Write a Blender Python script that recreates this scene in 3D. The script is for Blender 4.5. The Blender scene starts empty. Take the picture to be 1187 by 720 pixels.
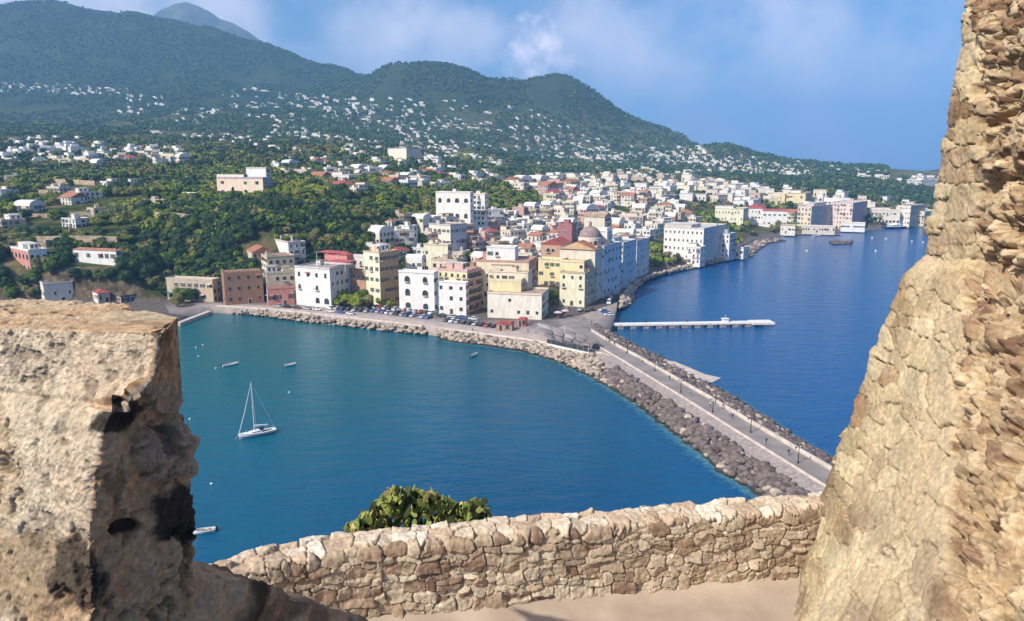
import bpy, math, random
import numpy as np
from mathutils import Vector, Matrix
R = math.radians
rnd = random.Random(7)
rng = np.random.default_rng(11)
scene = bpy.context.scene
COL = scene.collection

# ------------------------------------------------------------------ camera, sky, sun, exposure
H = 68.0                       # eye above the sea
PITCH = R(11.2)
SP, CP = math.sin(PITCH), math.cos(PITCH)
FPX = 857.2
cam_d = bpy.data.cameras.new("camera")
cam = bpy.data.objects.new("camera", cam_d); COL.objects.link(cam)
cam.location = (0, 0, H); cam.rotation_euler = (R(90) - PITCH, 0, 0)
cam_d.sensor_width = 36; cam_d.lens = 26.0
cam_d.clip_start = 0.1; cam_d.clip_end = 60000
scene.camera = cam
SUN_AZ = (-0.76, -0.65)        # direction towards the sun on the ground plane
SUN_EL = R(41)
sun_d = bpy.data.lights.new("sun", 'SUN'); sun = bpy.data.objects.new("sun", sun_d); COL.objects.link(sun)
sun_d.energy = 5.0; sun_d.angle = R(0.53); sun_d.color = (1.0, 0.93, 0.82)
_n = math.hypot(*SUN_AZ)
tosun = Vector((SUN_AZ[0]/_n*math.cos(SUN_EL), SUN_AZ[1]/_n*math.cos(SUN_EL), math.sin(SUN_EL)))
sun.rotation_euler = tosun.to_track_quat('Z', 'Y').to_euler()
world = bpy.data.worlds.new("World"); scene.world = world; world.use_nodes = True
def build_world():
    nt = world.node_tree; nt.nodes.clear(); N = nt.nodes.new; L = nt.links.new
    out = N('ShaderNodeOutputWorld'); bg = N('ShaderNodeBackground'); L(bg.outputs[0], out.inputs[0])
    sky = N('ShaderNodeTexSky'); sky.sky_type = 'NISHITA'; sky.sun_disc = False
    sky.sun_elevation = SUN_EL; sky.sun_rotation = math.atan2(SUN_AZ[0], SUN_AZ[1])
    sky.altitude = 60; sky.air_density = 1.0; sky.dust_density = 0.6; sky.ozone_density = 3.0
    tc = N('ShaderNodeTexCoord'); mp = N('ShaderNodeMapping'); L(tc.outputs['Generated'], mp.inputs[0])
    mp.inputs['Scale'].default_value = (1.0, 1.0, 2.9)
    mp.inputs['Location'].default_value = (0.3, 0.1, 0.45)
    n1 = N('ShaderNodeTexNoise'); n1.inputs['Scale'].default_value = 2.6; n1.inputs['Detail'].default_value = 9
    n1.inputs['Roughness'].default_value = 0.55; n1.inputs['Distortion'].default_value = 0.3
    L(mp.outputs[0], n1.inputs['Vector'])
    # more cloud to the west (left), clear to the right
    sep = N('ShaderNodeSeparateXYZ'); L(tc.outputs['Generated'], sep.inputs[0])
    m = N('ShaderNodeMath'); m.operation = 'MULTIPLY_ADD'; m.inputs[1].default_value = -0.30; m.inputs[2].default_value = 0.0
    L(sep.outputs['X'], m.inputs[0])
    ad = N('ShaderNodeMath'); ad.operation = 'ADD'; L(n1.outputs['Fac'], ad.inputs[0]); L(m.outputs[0], ad.inputs[1])
    ramp = N('ShaderNodeValToRGB'); ramp.color_ramp.elements[0].position = 0.40; ramp.color_ramp.elements[1].position = 0.66
    ramp.color_ramp.interpolation = 'EASE'
    L(ad.outputs[0], ramp.inputs[0])
    n2 = N('ShaderNodeTexNoise'); n2.inputs['Scale'].default_value = 7; n2.inputs['Detail'].default_value = 6
    L(mp.outputs[0], n2.inputs['Vector'])
    cr = N('ShaderNodeValToRGB'); L(n2.outputs['Fac'], cr.inputs[0])
    cr.color_ramp.elements[0].position = 0.35; cr.color_ramp.elements[0].color = (5.2, 5.0, 6.4, 1)
    cr.color_ramp.elements[1].position = 0.72; cr.color_ramp.elements[1].color = (10.5, 9.6, 10.4, 1)
    tint = N('ShaderNodeMixRGB'); tint.blend_type = 'MULTIPLY'; tint.inputs[0].default_value = 1
    tint.inputs[2].default_value = (0.58, 0.70, 0.90, 1); L(sky.outputs[0], tint.inputs[1])
    fm = N('ShaderNodeMath'); fm.operation = 'MULTIPLY'; fm.inputs[1].default_value = 0.9; L(ramp.outputs[0], fm.inputs[0])
    mix = N('ShaderNodeMixRGB'); L(fm.outputs[0], mix.inputs[0]); L(tint.outputs[0], mix.inputs[1]); L(cr.outputs[0], mix.inputs[2])
    # one small bright cumulus over the twin peaks
    def puff(px, py, rad, prev, dens, colr=(15, 12.5, 13, 1), fr=26):
        u, t = ray(px, py); d = Vector((u, 1, -t)).normalized()
        vm = N('ShaderNodeVectorMath'); vm.operation = 'DISTANCE'; vm.inputs[1].default_value = d
        wn = N('ShaderNodeTexNoise'); wn.inputs['Scale'].default_value = fr; wn.inputs['Detail'].default_value = 6
        L(tc.outputs['Generated'], wn.inputs['Vector'])
        nrm = N('ShaderNodeVectorMath'); nrm.operation = 'NORMALIZE'; L(tc.outputs['Generated'], nrm.inputs[0])
        L(nrm.outputs[0], vm.inputs[0])
        a = N('ShaderNodeMath'); a.operation = 'MULTIPLY_ADD'; a.inputs[1].default_value = -rad*2.8; a.inputs[2].default_value = rad*1.4
        L(wn.outputs['Fac'], a.inputs[0])
        b = N('ShaderNodeMath'); b.operation = 'ADD'; L(vm.outputs['Value'], b.inputs[0]); L(a.outputs[0], b.inputs[1])
        mr = N('ShaderNodeMapRange'); mr.interpolation_type = 'SMOOTHSTEP'
        mr.inputs['From Min'].default_value = rad; mr.inputs['From Max'].default_value = -rad*0.15
        mr.inputs['To Max'].default_value = dens
        L(b.outputs[0], mr.inputs['Value'])
        mx = N('ShaderNodeMixRGB'); L(mr.outputs[0], mx.inputs[0]); L(prev, mx.inputs[1]); mx.inputs[2].default_value = colr
        return mx.outputs[0]
    o = mix.outputs[0]
    for a in ((520, 62, .085, .55), (400, 35, .10, .5), (250, 5, .10, .7), (120, -12, .10, .6), (560, 40, .05, .5), (700, 92, .09, .45), (960, 95, .22, .5), (780, 80, .14, .45), (1010, 165, .20, .45), (850, 150, .14, .35), (455, 85, .06, .5)): o = puff(a[0], a[1], a[2], o, a[3], (9.5, 8.6, 9.4, 1), 9)
    o = puff(634, 68, 0.045, o, 0.95)
    o = puff(640, 50, 0.026, o, 0.9)
    o = puff(608, 80, 0.030, o, 0.5)
    L(o, bg.inputs[0]); bg.inputs[1].default_value = 0.112
def ray(px, py):
    """pixel of the 1187x720 photograph -> (x/Y, fall per metre of Y)"""
    v = (py - 360.0) / FPX; k = CP - v*SP
    return (px - 593.5) / FPX / k, (SP + v*CP) / k
build_world()
scene.view_settings.view_transform = 'Standard'; scene.view_settings.look = 'None'
scene.view_settings.gamma = 1; scene.view_settings.exposure = 0.45
scene.view_settings.use_curve_mapping = False
scene.render.engine = 'CYCLES'
cy = scene.cycles
cy.max_bounces = 6; cy.diffuse_bounces = 3; cy.glossy_bounces = 3; cy.transmission_bounces = 3
cy.volume_bounces = 1; cy.transparent_max_bounces = 8; cy.use_denoising = True
cy.sample_clamp_indirect = 6

def P(px, py, z=0.0):
    u, t = ray(px, py); Y = (H - z) / t
    return np.array((u*Y, Y, z))
def PY(px, py, Y):
    u, t = ray(px, py); return np.array((u*Y, Y, H - t*Y))
def proj(x, y, z):
    t = (H - z) / y; v = (t*CP - SP) / (CP + t*SP)
    return 593.5 + FPX*(x/y)*(CP - v*SP), 360 + FPX*v

# ------------------------------------------------------------------ naming
def tag(o, label=None, cat=None, group=None, kind=None):
    if label: o['label'] = label
    if cat: o['category'] = cat
    if group: o['group'] = group
    if kind: o['kind'] = kind
    return o
def empty(name, loc, rz=0.0, label=None, cat=None, group=None):
    o = bpy.data.objects.new(name, None); COL.objects.link(o)
    o.location = loc; o.rotation_euler = (0, 0, rz); o.empty_display_size = 0.5
    return tag(o, label, cat, group)
def link(name, mesh, parent=None, loc=(0, 0, 0), rz=0.0, scale=None):
    o = bpy.data.objects.new(name, mesh); COL.objects.link(o); o.parent = parent
    o.location = loc; o.rotation_euler = (0, 0, rz)
    if scale is not None: o.scale = scale
    return o
KIDS = {}
def copy_tree(o, parent=None):
    c = o.copy(); COL.objects.link(c); c.parent = parent
    for ch in o.children: copy_tree(ch, c)
    return c

# ------------------------------------------------------------------ noise
def _h(ix, iy, iz, seed):
    n = (ix.astype(np.int64)*73856093) ^ (iy.astype(np.int64)*19349663) ^ (iz.astype(np.int64)*83492791) ^ (seed*2654435761)
    n = (n ^ (n >> 13)) * 1274126177 & 0x7fffffff
    n = (n ^ (n >> 16)) * 2246822519 & 0x7fffffff
    return ((n ^ (n >> 15)) & 0xffffff) / float(0xffffff)
def vnoise(p, seed=0):
    i = np.floor(p); f = p - i; f = f*f*f*(f*(f*6 - 15) + 10); i = i.astype(np.int64)
    r = 0
    for dx in (0, 1):
        wx = f[:, 0] if dx else 1 - f[:, 0]
        for dy in (0, 1):
            wy = f[:, 1] if dy else 1 - f[:, 1]
            for dz in (0, 1):
                wz = f[:, 2] if dz else 1 - f[:, 2]
                r = r + wx*wy*wz*_h(i[:, 0]+dx, i[:, 1]+dy, i[:, 2]+dz, seed)
    return r
def fbm(p, oct=4, seed=0, gain=0.5):
    p = np.asarray(p, float); s = 0; a = 1; t = 0
    for k in range(oct):
        s = s + a*vnoise(p*(2.03**k) + 17.3*k, seed + k); t += a; a *= gain
    return s/t
def n2(x, y, z=0):
    x = np.asarray(x, float); return np.stack([x.ravel(), np.asarray(y, float).ravel(), np.full(x.size, float(z))], 1)
def sstep(a, b, x):
    t = np.clip((x - a)/(b - a), 0, 1); return t*t*(3 - 2*t)

# ------------------------------------------------------------------ mesh helpers
def np_mesh(name, V, F, mats, mi=None, smooth=False, col=None):
    V = np.asarray(V, np.float32); F = np.asarray(F, np.int32)
    me = bpy.data.meshes.new(name); k = F.shape[1]
    me.vertices.add(len(V)); me.vertices.foreach_set('co', V.ravel())
    me.loops.add(F.size); me.loops.foreach_set('vertex_index', F.ravel())
    me.polygons.add(len(F)); me.polygons.foreach_set('loop_start', np.arange(0, F.size, k, dtype=np.int32))
    me.polygons.foreach_set('loop_total', np.full(len(F), k, np.int32))
    if mi is not None: me.polygons.foreach_set('material_index', np.asarray(mi, np.int32))
    if smooth: me.polygons.foreach_set('use_smooth', np.ones(len(F), bool))
    for m in (mats if isinstance(mats, (list, tuple)) else [mats]): me.materials.append(m)
    me.update(calc_edges=True)
    if col is not None:
        a = me.color_attributes.new('col', 'FLOAT_COLOR', 'POINT')
        c = np.ones((len(V), 4), np.float32); c[:, :3] = col; a.data.foreach_set('color', c.ravel())
    return me
def grid_faces(nr, nc, off=0, flip=False):
    i = np.arange(nr*nc).reshape(nr, nc)
    a, b, c, d = i[:-1, :-1].ravel(), i[:-1, 1:].ravel(), i[1:, 1:].ravel(), i[1:, :-1].ravel()
    f = np.stack([a, d, c, b] if flip else [a, b, c, d], 1)
    return f + off
class MB:
    """collects polygons of one mesh"""
    def __init__(s): s.v = []; s.f = []; s.m = []; s.mats = []
    def mat(s, m):
        if m not in s.mats: s.mats.append(m)
        return s.mats.index(m)
    def add(s, vs, fs, m):
        o = len(s.v); k = s.mat(m); s.v += [tuple(map(float, v)) for v in vs]
        for f in fs: s.f.append([i+o for i in f]); s.m.append(k)
        return s
    def box(s, x0, x1, y0, y1, z0, z1, m, rz=0.0, at=(0, 0, 0)):
        c, sn = math.cos(rz), math.sin(rz)
        vs = [(x, y, z) for z in (z0, z1) for x, y in ((x0, y0), (x1, y0), (x1, y1), (x0, y1))]
        vs = [(at[0]+x*c-y*sn, at[1]+x*sn+y*c, at[2]+z) for x, y, z in vs]
        return s.add(vs, [(3, 2, 1, 0), (4, 5, 6, 7), (0, 1, 5, 4), (1, 2, 6, 5), (2, 3, 7, 6), (3, 0, 4, 7)], m)
    def prism(s, poly, z0, z1, m, mtop=None):
        n = len(poly); A = sum(poly[i][0]*poly[(i+1) % n][1]-poly[(i+1) % n][0]*poly[i][1] for i in range(n))
        if A < 0: poly = poly[::-1]
        vs = [(p[0], p[1], z0) for p in poly] + [(p[0], p[1], z1) for p in poly]
        s.add(vs, [tuple(range(n))[::-1]] + [(i, (i+1) % n, (i+1) % n+n, i+n) for i in range(n)], m)
        return s.add([(p[0], p[1], z1) for p in poly], [tuple(range(n))], mtop or m)
    def vprism(s, poly, y0, y1, m):
        """polygon in x,z pushed along y"""
        n = len(poly); vs = [(p[0], y0, p[1]) for p in poly] + [(p[0], y1, p[1]) for p in poly]
        return s.add(vs, [tuple(range(n)), tuple(range(n, 2*n))[::-1]] + [(i+n, (i+1) % n+n, (i+1) % n, i) for i in range(n)], m)
    def tube(s, pts, rad, m, n=6):
        pts = [Vector(p) for p in pts]; rad = rad if hasattr(rad, '__len__') else [rad]*len(pts)
        vs = []
        for i, p in enumerate(pts):
            d = (pts[min(i+1, len(pts)-1)] - pts[max(i-1, 0)]).normalized()
            u = d.cross(Vector((0, 0, 1)) if abs(d.z) < 0.9 else Vector((1, 0, 0))).normalized(); w = d.cross(u)
            for k in range(n):
                a = 2*math.pi*k/n; vs.append(p + (u*math.cos(a) + w*math.sin(a))*rad[i])
        fs = [(i*n+k, i*n+(k+1) % n, (i+1)*n+(k+1) % n, (i+1)*n+k) for i in range(len(pts)-1) for k in range(n)]
        fs += [tuple(range(n))[::-1], tuple(range((len(pts)-1)*n, len(pts)*n))]
        return s.add(vs, fs, m)
    def lathe(s, prof, m, n=16, at=(0, 0, 0), a0=0, a1=2*math.pi):
        full = abs(a1-a0-2*math.pi) < 1e-6; k = n if full else n+1; vs = []
        for r, z in prof:
            for i in range(k):
                a = a0+(a1-a0)*i/n; vs.append((at[0]+r*math.cos(a), at[1]+r*math.sin(a), at[2]+z))
        fs = [(j*k+i, j*k+(i+1) % k, (j+1)*k+(i+1) % k, (j+1)*k+i) for j in range(len(prof)-1) for i in range(k if full else k-1)]
        return s.add(vs, fs, m)
    def mesh(s, name, smooth=False):
        me = bpy.data.meshes.new(name); me.from_pydata(s.v, [], s.f)
        for m in s.mats: me.materials.append(m)
        me.polygons.foreach_set('material_index', s.m)
        if smooth: me.polygons.foreach_set('use_smooth', [True]*len(s.f))
        me.update(); return me
    def obj(s, name, parent=None, loc=(0, 0, 0), rz=0.0, smooth=False): return link(name, s.mesh(name, smooth), parent, loc, rz)

# ------------------------------------------------------------------ materials
MATS = {}
def newmat(name):
    m = bpy.data.materials.new(name); m.use_nodes = True; nt = m.node_tree; b = nt.nodes['Principled BSDF']; return m, nt, b
def noisy(name, c, c2=None, scale=1.0, rough=0.9, bump=0.0, bscale=None, dist=0.1, spec=0.3, detail=5, lo=0.35, hi=0.65, metal=0.0, vstretch=1.0):
    """colour wandering between c and c2 by world-space noise"""
    if name in MATS: return MATS[name]
    m, nt, b = newmat(name); N = nt.nodes.new; L = nt.links.new
    c2 = c2 or tuple(x*0.75 for x in c)
    g = N('ShaderNodeNewGeometry'); mp = N('ShaderNodeMapping'); mp.inputs['Scale'].default_value = (1, 1, vstretch); L(g.outputs['Position'], mp.inputs[0])
    n = N('ShaderNodeTexNoise'); n.inputs['Scale'].default_value = scale; n.inputs['Detail'].default_value = detail
    L(mp.outputs[0], n.inputs['Vector'])
    r = N('ShaderNodeValToRGB'); r.color_ramp.elements[0].position = lo; r.color_ramp.elements[1].position = hi
    r.color_ramp.elements[0].color = (*c2, 1); r.color_ramp.elements[1].color = (*c, 1)
    L(n.outputs['Fac'], r.inputs[0]); L(r.outputs[0], b.inputs['Base Color'])
    b.inputs['Roughness'].default_value = rough; b.inputs['Specular IOR Level'].default_value = spec; b.inputs['Metallic'].default_value = metal
    if bump:
        n3 = N('ShaderNodeTexNoise'); n3.inputs['Scale'].default_value = bscale or scale*6; n3.inputs['Detail'].default_value = 6
        L(g.outputs['Position'], n3.inputs['Vector'])
        bp = N('ShaderNodeBump'); bp.inputs['Strength'].default_value = bump; bp.inputs['Distance'].default_value = dist
        L(n3.outputs['Fac'], bp.inputs['Height']); L(bp.outputs[0], b.inputs['Normal'])
    MATS[name] = m; return m
def plaster(c):
    key = 'plaster_%02x%02x%02x' % tuple(int(x*255) for x in c)
    return noisy(key, c, tuple(x*y for x, y in zip(c, (0.84, 0.81, 0.76))), scale=0.7, rough=0.92, vstretch=0.4, detail=10, lo=0.32, hi=0.62, bump=0.15, bscale=1.5, dist=0.2)
def colattr(name, rough=0.95, bscale=60, bump=0.5, dist=0.01, mul=0.35, spec=0.2, nscale=None):
    m, nt, b = newmat(name); N = nt.nodes.new; L = nt.links.new
    a = N('ShaderNodeAttribute'); a.attribute_name = 'col'; g = N('ShaderNodeNewGeometry')
    n = N('ShaderNodeTexNoise'); n.inputs['Scale'].default_value = nscale or bscale*0.4; n.inputs['Detail'].default_value = 8; n.inputs['Roughness'].default_value = 0.7
    L(g.outputs['Position'], n.inputs['Vector'])
    mr = N('ShaderNodeMapRange'); mr.inputs['From Min'].default_value = 0.3; mr.inputs['From Max'].default_value = 0.7
    mr.inputs['To Min'].default_value = 1 - mul; mr.inputs['To Max'].default_value = 1 + mul*0.6; L(n.outputs['Fac'], mr.inputs['Value'])
    mx = N('ShaderNodeVectorMath'); mx.operation = 'SCALE'; L(a.outputs['Color'], mx.inputs[0]); L(mr.outputs[0], mx.inputs['Scale'])
    L(mx.outputs[0], b.inputs['Base Color']); b.inputs['Roughness'].default_value = rough; b.inputs['Specular IOR Level'].default_value = spec
    n3 = N('ShaderNodeTexNoise'); n3.inputs['Scale'].default_value = bscale; n3.inputs['Detail'].default_value = 10; n3.inputs['Roughness'].default_value = 0.75
    L(g.outputs['Position'], n3.inputs['Vector'])
    bp = N('ShaderNodeBump'); bp.inputs['Strength'].default_value = bump; bp.inputs['Distance'].default_value = dist
    L(n3.outputs['Fac'], bp.inputs['Height']); L(bp.outputs[0], b.inputs['Normal'])
    return m
def leafmat(name, c, c2, scale=0.5):
    m = noisy(name, c, c2, scale=scale, rough=0.75, spec=0.25, detail=3, lo=0.3, hi=0.7)
    return m
M_leaf = [leafmat('leaf_dark', (0.055, 0.105, 0.024), (0.024, 0.058, 0.02)), leafmat('leaf_mid', (0.15, 0.21, 0.03), (0.065, 0.12, 0.022)),
          leafmat('leaf_light', (0.32, 0.36, 0.04), (0.17, 0.23, 0.03)), leafmat('leaf_olive', (0.30, 0.27, 0.09), (0.15, 0.15, 0.05)),
          leafmat('leaf_autumn', (0.33, 0.18, 0.045), (0.18, 0.13, 0.04)), leafmat('leaf_blueish', (0.05, 0.095, 0.04), (0.028, 0.065, 0.03))]
M_bark = noisy('bark', (0.12, 0.09, 0.06), (0.06, 0.045, 0.03), scale=3)
M_glass = noisy('window_glass', (0.028, 0.033, 0.04), (0.07, 0.075, 0.08), scale=0.7, rough=0.15, spec=0.5)
M_white = noisy('white_paint', (0.78, 0.77, 0.74), (0.62, 0.60, 0.56), scale=0.8, rough=0.7)
M_shut = [noisy('shutter_green', (0.03, 0.10, 0.06), scale=1), noisy('shutter_brown', (0.12, 0.06, 0.03), scale=1), noisy('shutter_grey', (0.22, 0.22, 0.21), scale=1)]
M_terra = noisy('terracotta', (0.42, 0.19, 0.11), (0.27, 0.12, 0.07), scale=0.6, bump=0.4, bscale=3, dist=0.1)
M_red = noisy('red_tiles', (0.40, 0.10, 0.09), (0.25, 0.07, 0.06), scale=0.6, bump=0.4, bscale=3)
M_roof = [noisy('roof_concrete', (0.42, 0.38, 0.33), (0.27, 0.24, 0.21), scale=0.3), noisy('roof_tan', (0.44, 0.33, 0.25), (0.27, 0.19, 0.14), scale=0.3),
          noisy('roof_white', (0.66, 0.64, 0.60), (0.42, 0.40, 0.37), scale=0.3), noisy('roof_rust', (0.38, 0.24, 0.18), (0.25, 0.16, 0.12), scale=0.3)]
M_asphalt = noisy('asphalt', (0.27, 0.24, 0.225), (0.20, 0.18, 0.17), scale=0.2, rough=0.95)
M_paving = noisy('paving', (0.38, 0.32, 0.295), (0.27, 0.23, 0.21), scale=0.25, rough=0.95, bump=0.2, bscale=2)
M_conc = noisy('pale_concrete', (0.56, 0.49, 0.42), (0.42, 0.36, 0.31), scale=0.5, rough=0.95, bump=0.2, bscale=3)
M_masonry = noisy('grey_masonry', (0.36, 0.31, 0.29), (0.22, 0.185, 0.175), scale=1.2, rough=0.95, bump=0.6, bscale=2.0, dist=0.25)
M_dark = noisy('dark_iron', (0.025, 0.025, 0.028), scale=2, rough=0.5)
M_rubber = noisy('rubber', (0.02, 0.02, 0.02), scale=2)
M_boul = [noisy('boulder_grey', (0.20, 0.16, 0.15), (0.085, 0.068, 0.065), scale=0.8, bump=0.5, bscale=3, dist=0.2),
          noisy('boulder_pale', (0.50, 0.42, 0.33), (0.28, 0.22, 0.17), scale=0.8, bump=0.5, bscale=3, dist=0.2)]

def wet_band(m):
    """stone that is dark with water and weed where the sea washes it"""
    nt = m.node_tree; b = nt.nodes['Principled BSDF']; src = b.inputs['Base Color'].links[0].from_socket; N = nt.nodes.new; L = nt.links.new
    g = N('ShaderNodeNewGeometry'); s = N('ShaderNodeSeparateXYZ'); L(g.outputs['Position'], s.inputs[0]); n = N('ShaderNodeTexNoise'); n.inputs['Scale'].default_value = 0.5; L(g.outputs['Position'], n.inputs['Vector'])
    a = N('ShaderNodeMath'); a.operation = 'MULTIPLY_ADD'; a.inputs[1].default_value = -1.2; L(n.outputs['Fac'], a.inputs[0]); L(s.outputs['Z'], a.inputs[2])
    r = N('ShaderNodeMapRange'); r.inputs['From Min'].default_value = 0.35; r.inputs['From Max'].default_value = -0.1; L(a.outputs[0], r.inputs['Value'])
    mx = N('ShaderNodeMixRGB'); L(r.outputs[0], mx.inputs[0]); L(src, mx.inputs[1]); mx.inputs[2].default_value = (0.035, 0.032, 0.022, 1); L(mx.outputs[0], b.inputs['Base Color'])
for _m in M_boul: wet_band(_m)
# ------------------------------------------------------------------ terrain
def pchip(xs, ys, x):
    xs = np.asarray(xs, float); ys = np.asarray(ys, float)
    if len(xs) == 1: return np.full(len(x), ys[0])
    h = np.diff(xs); d = np.diff(ys)/h; m = np.zeros(len(xs)); m[0] = d[0]; m[-1] = d[-1]
    for i in range(1, len(xs)-1):
        if d[i-1]*d[i] > 0:
            w1 = 2*h[i]+h[i-1]; w2 = h[i]+2*h[i-1]; m[i] = (w1+w2)/(w1/d[i-1]+w2/d[i])
    x = np.clip(x, xs[0], xs[-1]); k = np.clip(np.searchsorted(xs, x)-1, 0, len(xs)-2)
    t = (x-xs[k])/h[k]; t2 = t*t; t3 = t2*t
    return ys[k]*(2*t3-3*t2+1)+h[k]*m[k]*(t3-2*t2+t)+ys[k+1]*(-2*t3+3*t2)+h[k]*m[k+1]*(t3-t2)
ROWS = [
 (200, 'z', {-300: 2.6}), (345, 'z', {-300: 2.6}),
 (351.5, 'z', {-300: 4, 200: 2.8, 1500: 2.6}), (355.5, 'z', {-300: 14.5, 45: 15, 75: 19, 138: 19, 170: 7, 200: 2.8, 1500: 2.6}),
 (362, 'z', {-300: 18, 60: 18, 75: 20, 140: 19.5, 200: 6, 330: 4, 420: 3.5, 480: 2.8, 1500: 2.6}),
 (385, 'z', {-300: 28, 120: 25, 220: 22, 300: 20, 360: 16, 420: 10, 480: 4, 640: 3, 1500: 2.6}),
 (410, 'z', {-300: 31, 120: 31, 220: 36, 330: 41, 380: 36, 430: 24, 480: 10, 560: 5, 640: 4, 1500: 3}),
 (450, 'z', {-300: 37, 120: 37, 220: 42, 330: 46, 420: 44, 500: 26, 560: 14, 640: 7, 720: 4, 780: 3, 1500: 3}),
 (550, 'z', {-300: 48, 220: 50, 330: 53, 420: 51, 500: 42, 560: 32, 640: 20, 720: 10, 780: 5, 830: 4, 1500: 3}),
 (700, 'z', {-300: 58, 220: 60, 330: 61, 420: 58, 500: 52, 560: 44, 640: 34, 720: 25, 780: 16, 830: 10, 880: 5, 940: 3, 1500: 3}),
 (900, 'p', {-300: 178, 220: 178, 330: 177, 420: 184, 500: 192, 560: 203, 640: 213, 720: 219, 780: 224, 830: 229, 880: 236, 950: 243, 1000: 247, 1060: 251, 1500: 251}),
 (1200, 'p', {-300: 164, 120: 162, 330: 164, 420: 170, 500: 180, 560: 188, 640: 198, 720: 204, 780: 208, 880: 213, 950: 215, 1000: 217, 1060: 220, 1500: 222}),
 (1600, 'p', {-300: 152, 220: 150, 330: 151, 420: 156, 500: 164, 560: 172, 640: 185, 720: 191, 780: 194, 830: 197, 950: 200, 1060: 203, 1500: 205}),
 (2000, 'p', {-300: 143, 120: 140, 220: 131, 330: 132, 420: 136, 500: 140, 560: 149, 640: 162, 720: 173, 780: 174, 830: 172, 880: 185, 950: 192, 1000: 194, 1060: 199, 1500: 201}),
 (2500, 'p', {-300: 100, 120: 100, 220: 104, 330: 110, 380: 110, 425: 98, 445: 86, 470: 75, 500: 73, 520: 74, 545: 80, 570: 94, 600: 95, 625: 91, 640: 90, 655: 93, 680: 106, 720: 132, 760: 150, 783: 159, 800: 168, 850: 205, 900: 230, 1500: 230}),
 (3300, 'p', {-300: 40, -60: 16, 0: 13, 60: 9, 100: 11, 135: 15, 170: 16, 200: 19, 250: 32, 300: 51, 340: 63, 380: 80, 425: 97, 480: 125, 560: 150, 700: 170, 850: 215, 1500: 230}),
 (3900, 'p', {-300: 80, 0: 60, 170: 65, 300: 100, 425: 140, 560: 180, 850: 215, 1500: 230}),
 (4700, 'p', {-300: 225}),
]
NU, NR = 900, 620
UG = np.linspace(-1.05, 1.15, NU)
YG = np.exp(np.concatenate([np.linspace(math.log(235), math.log(1100), 380)[:-1], np.linspace(math.log(1100), math.log(4700), NR-379)]))
def build_height():
    rows = []
    for Y, kind, d in ROWS:
        k = sorted(d); px = 593.5 + UG*FPX*0.99
        v = pchip(k, [d[i] for i in k], px)
        if kind == 'p':
            vv = (v-360)/FPX; t = (SP+vv*CP)/(CP-vv*SP); v = H - Y*t
        rows.append(v)
    rows = np.array(rows); ly = np.array([math.log(r[0]) for r in ROWS]); Z = np.empty((NR, NU)); L_ = np.log(YG)
    for j in range(NU): Z[:, j] = pchip(ly, rows[:, j], L_)
    U, Yy = np.meshgrid(UG, YG); X = U*Yy
    amp = np.interp(Yy, [300, 420, 700, 1200, 2000, 3300, 4700], [0, 0.5, 3, 8, 26, 42, 30])
    f = 2*(fbm(n2(X/230, Yy/230), 5, 3, 0.5).reshape(X.shape)) - 1
    rid = 1 - np.abs(2*fbm(n2(X/420, Yy/520), 4, 9).reshape(X.shape) - 1)*2
    Z = Z + amp*(f*1.0 + (rid-0.6)*0.55*(Yy > 1000)*np.clip((Yy-1000)/900, 0, 1))
    return Z
# shore line (pixels at sea level, then closed far behind)
SHORE = [(-420, 374), (60, 374), (205, 374), (222, 364), (250, 361), (300, 365), (350, 370), (400, 376), (450, 382), (490, 387), (512, 391), (560, 398), (610, 406), (650, 414),
         (672, 414), (690, 405), (702, 392), (706, 380), (716, 364), (716, 352), (726, 336), (745, 323), (790, 313), (840, 303), (868, 298), (873, 291), (866, 284), (876, 278.5),
         (900, 275), (930, 272.5), (960, 270), (1000, 267.5), (1040, 264.5), (1090, 263), (1200, 262), (1500, 262)]
SH = np.array([P(a, b, 0)[:2] for a, b in SHORE])
LAND = np.vstack([SH, [[6500, 900], [6500, 5200], [-6500, 5200], [-6500, 330]]])
def inside(x, y, poly=LAND):
    x = np.asarray(x, float); y = np.asarray(y, float); c = np.zeros(x.shape, bool); j = len(poly)-1
    for i in range(len(poly)):
        xi, yi = poly[i]; xj, yj = poly[j]
        if yi != yj:
            c ^= ((yi > y) != (yj > y)) & (x < (xj-xi)*(y-yi)/(yj-yi)+xi)
        j = i
    return c
def dist_line(x, y, pl):
    d = np.full(np.shape(x), 1e9)
    for (ax, ay), (bx, by) in zip(pl[:-1], pl[1:]):
        ux, uy = bx-ax, by-ay; t = np.clip(((x-ax)*ux+(y-ay)*uy)/(ux*ux+uy*uy), 0, 1)
        d = np.minimum(d, np.hypot(x-ax-t*ux, y-ay-t*uy))
    return d
ZG = build_height()
_U, _Y = np.meshgrid(UG, YG); _X = _U*_Y
_in = inside(_X, _Y); _d = np.where(_Y < 1000, dist_line(_X, _Y, SH), 999)
ZG = np.where(_in, np.where(_d < 7, np.minimum(ZG, 0.4+_d*0.35), ZG), -4.0)
ZG = np.where(_in, ZG, -np.minimum(_d, 4)-0.3)
def T(x, y):
    x = np.asarray(x, float); y = np.asarray(y, float)
    u = np.clip(x/y, UG[0], UG[-1]-1e-6); fu = (u-UG[0])/(UG[1]-UG[0]); iu = np.clip(fu.astype(int), 0, NU-2); fu = fu-iu
    iy = np.clip(np.searchsorted(YG, y)-1, 0, NR-2); fy = np.clip((y-YG[iy])/(YG[iy+1]-YG[iy]), 0, 1)
    return (ZG[iy, iu]*(1-fu)+ZG[iy, iu+1]*fu)*(1-fy)+(ZG[iy+1, iu]*(1-fu)+ZG[iy+1, iu+1]*fu)*fy
MARCH = np.exp(np.linspace(math.log(280), math.log(4300), 900))
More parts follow.
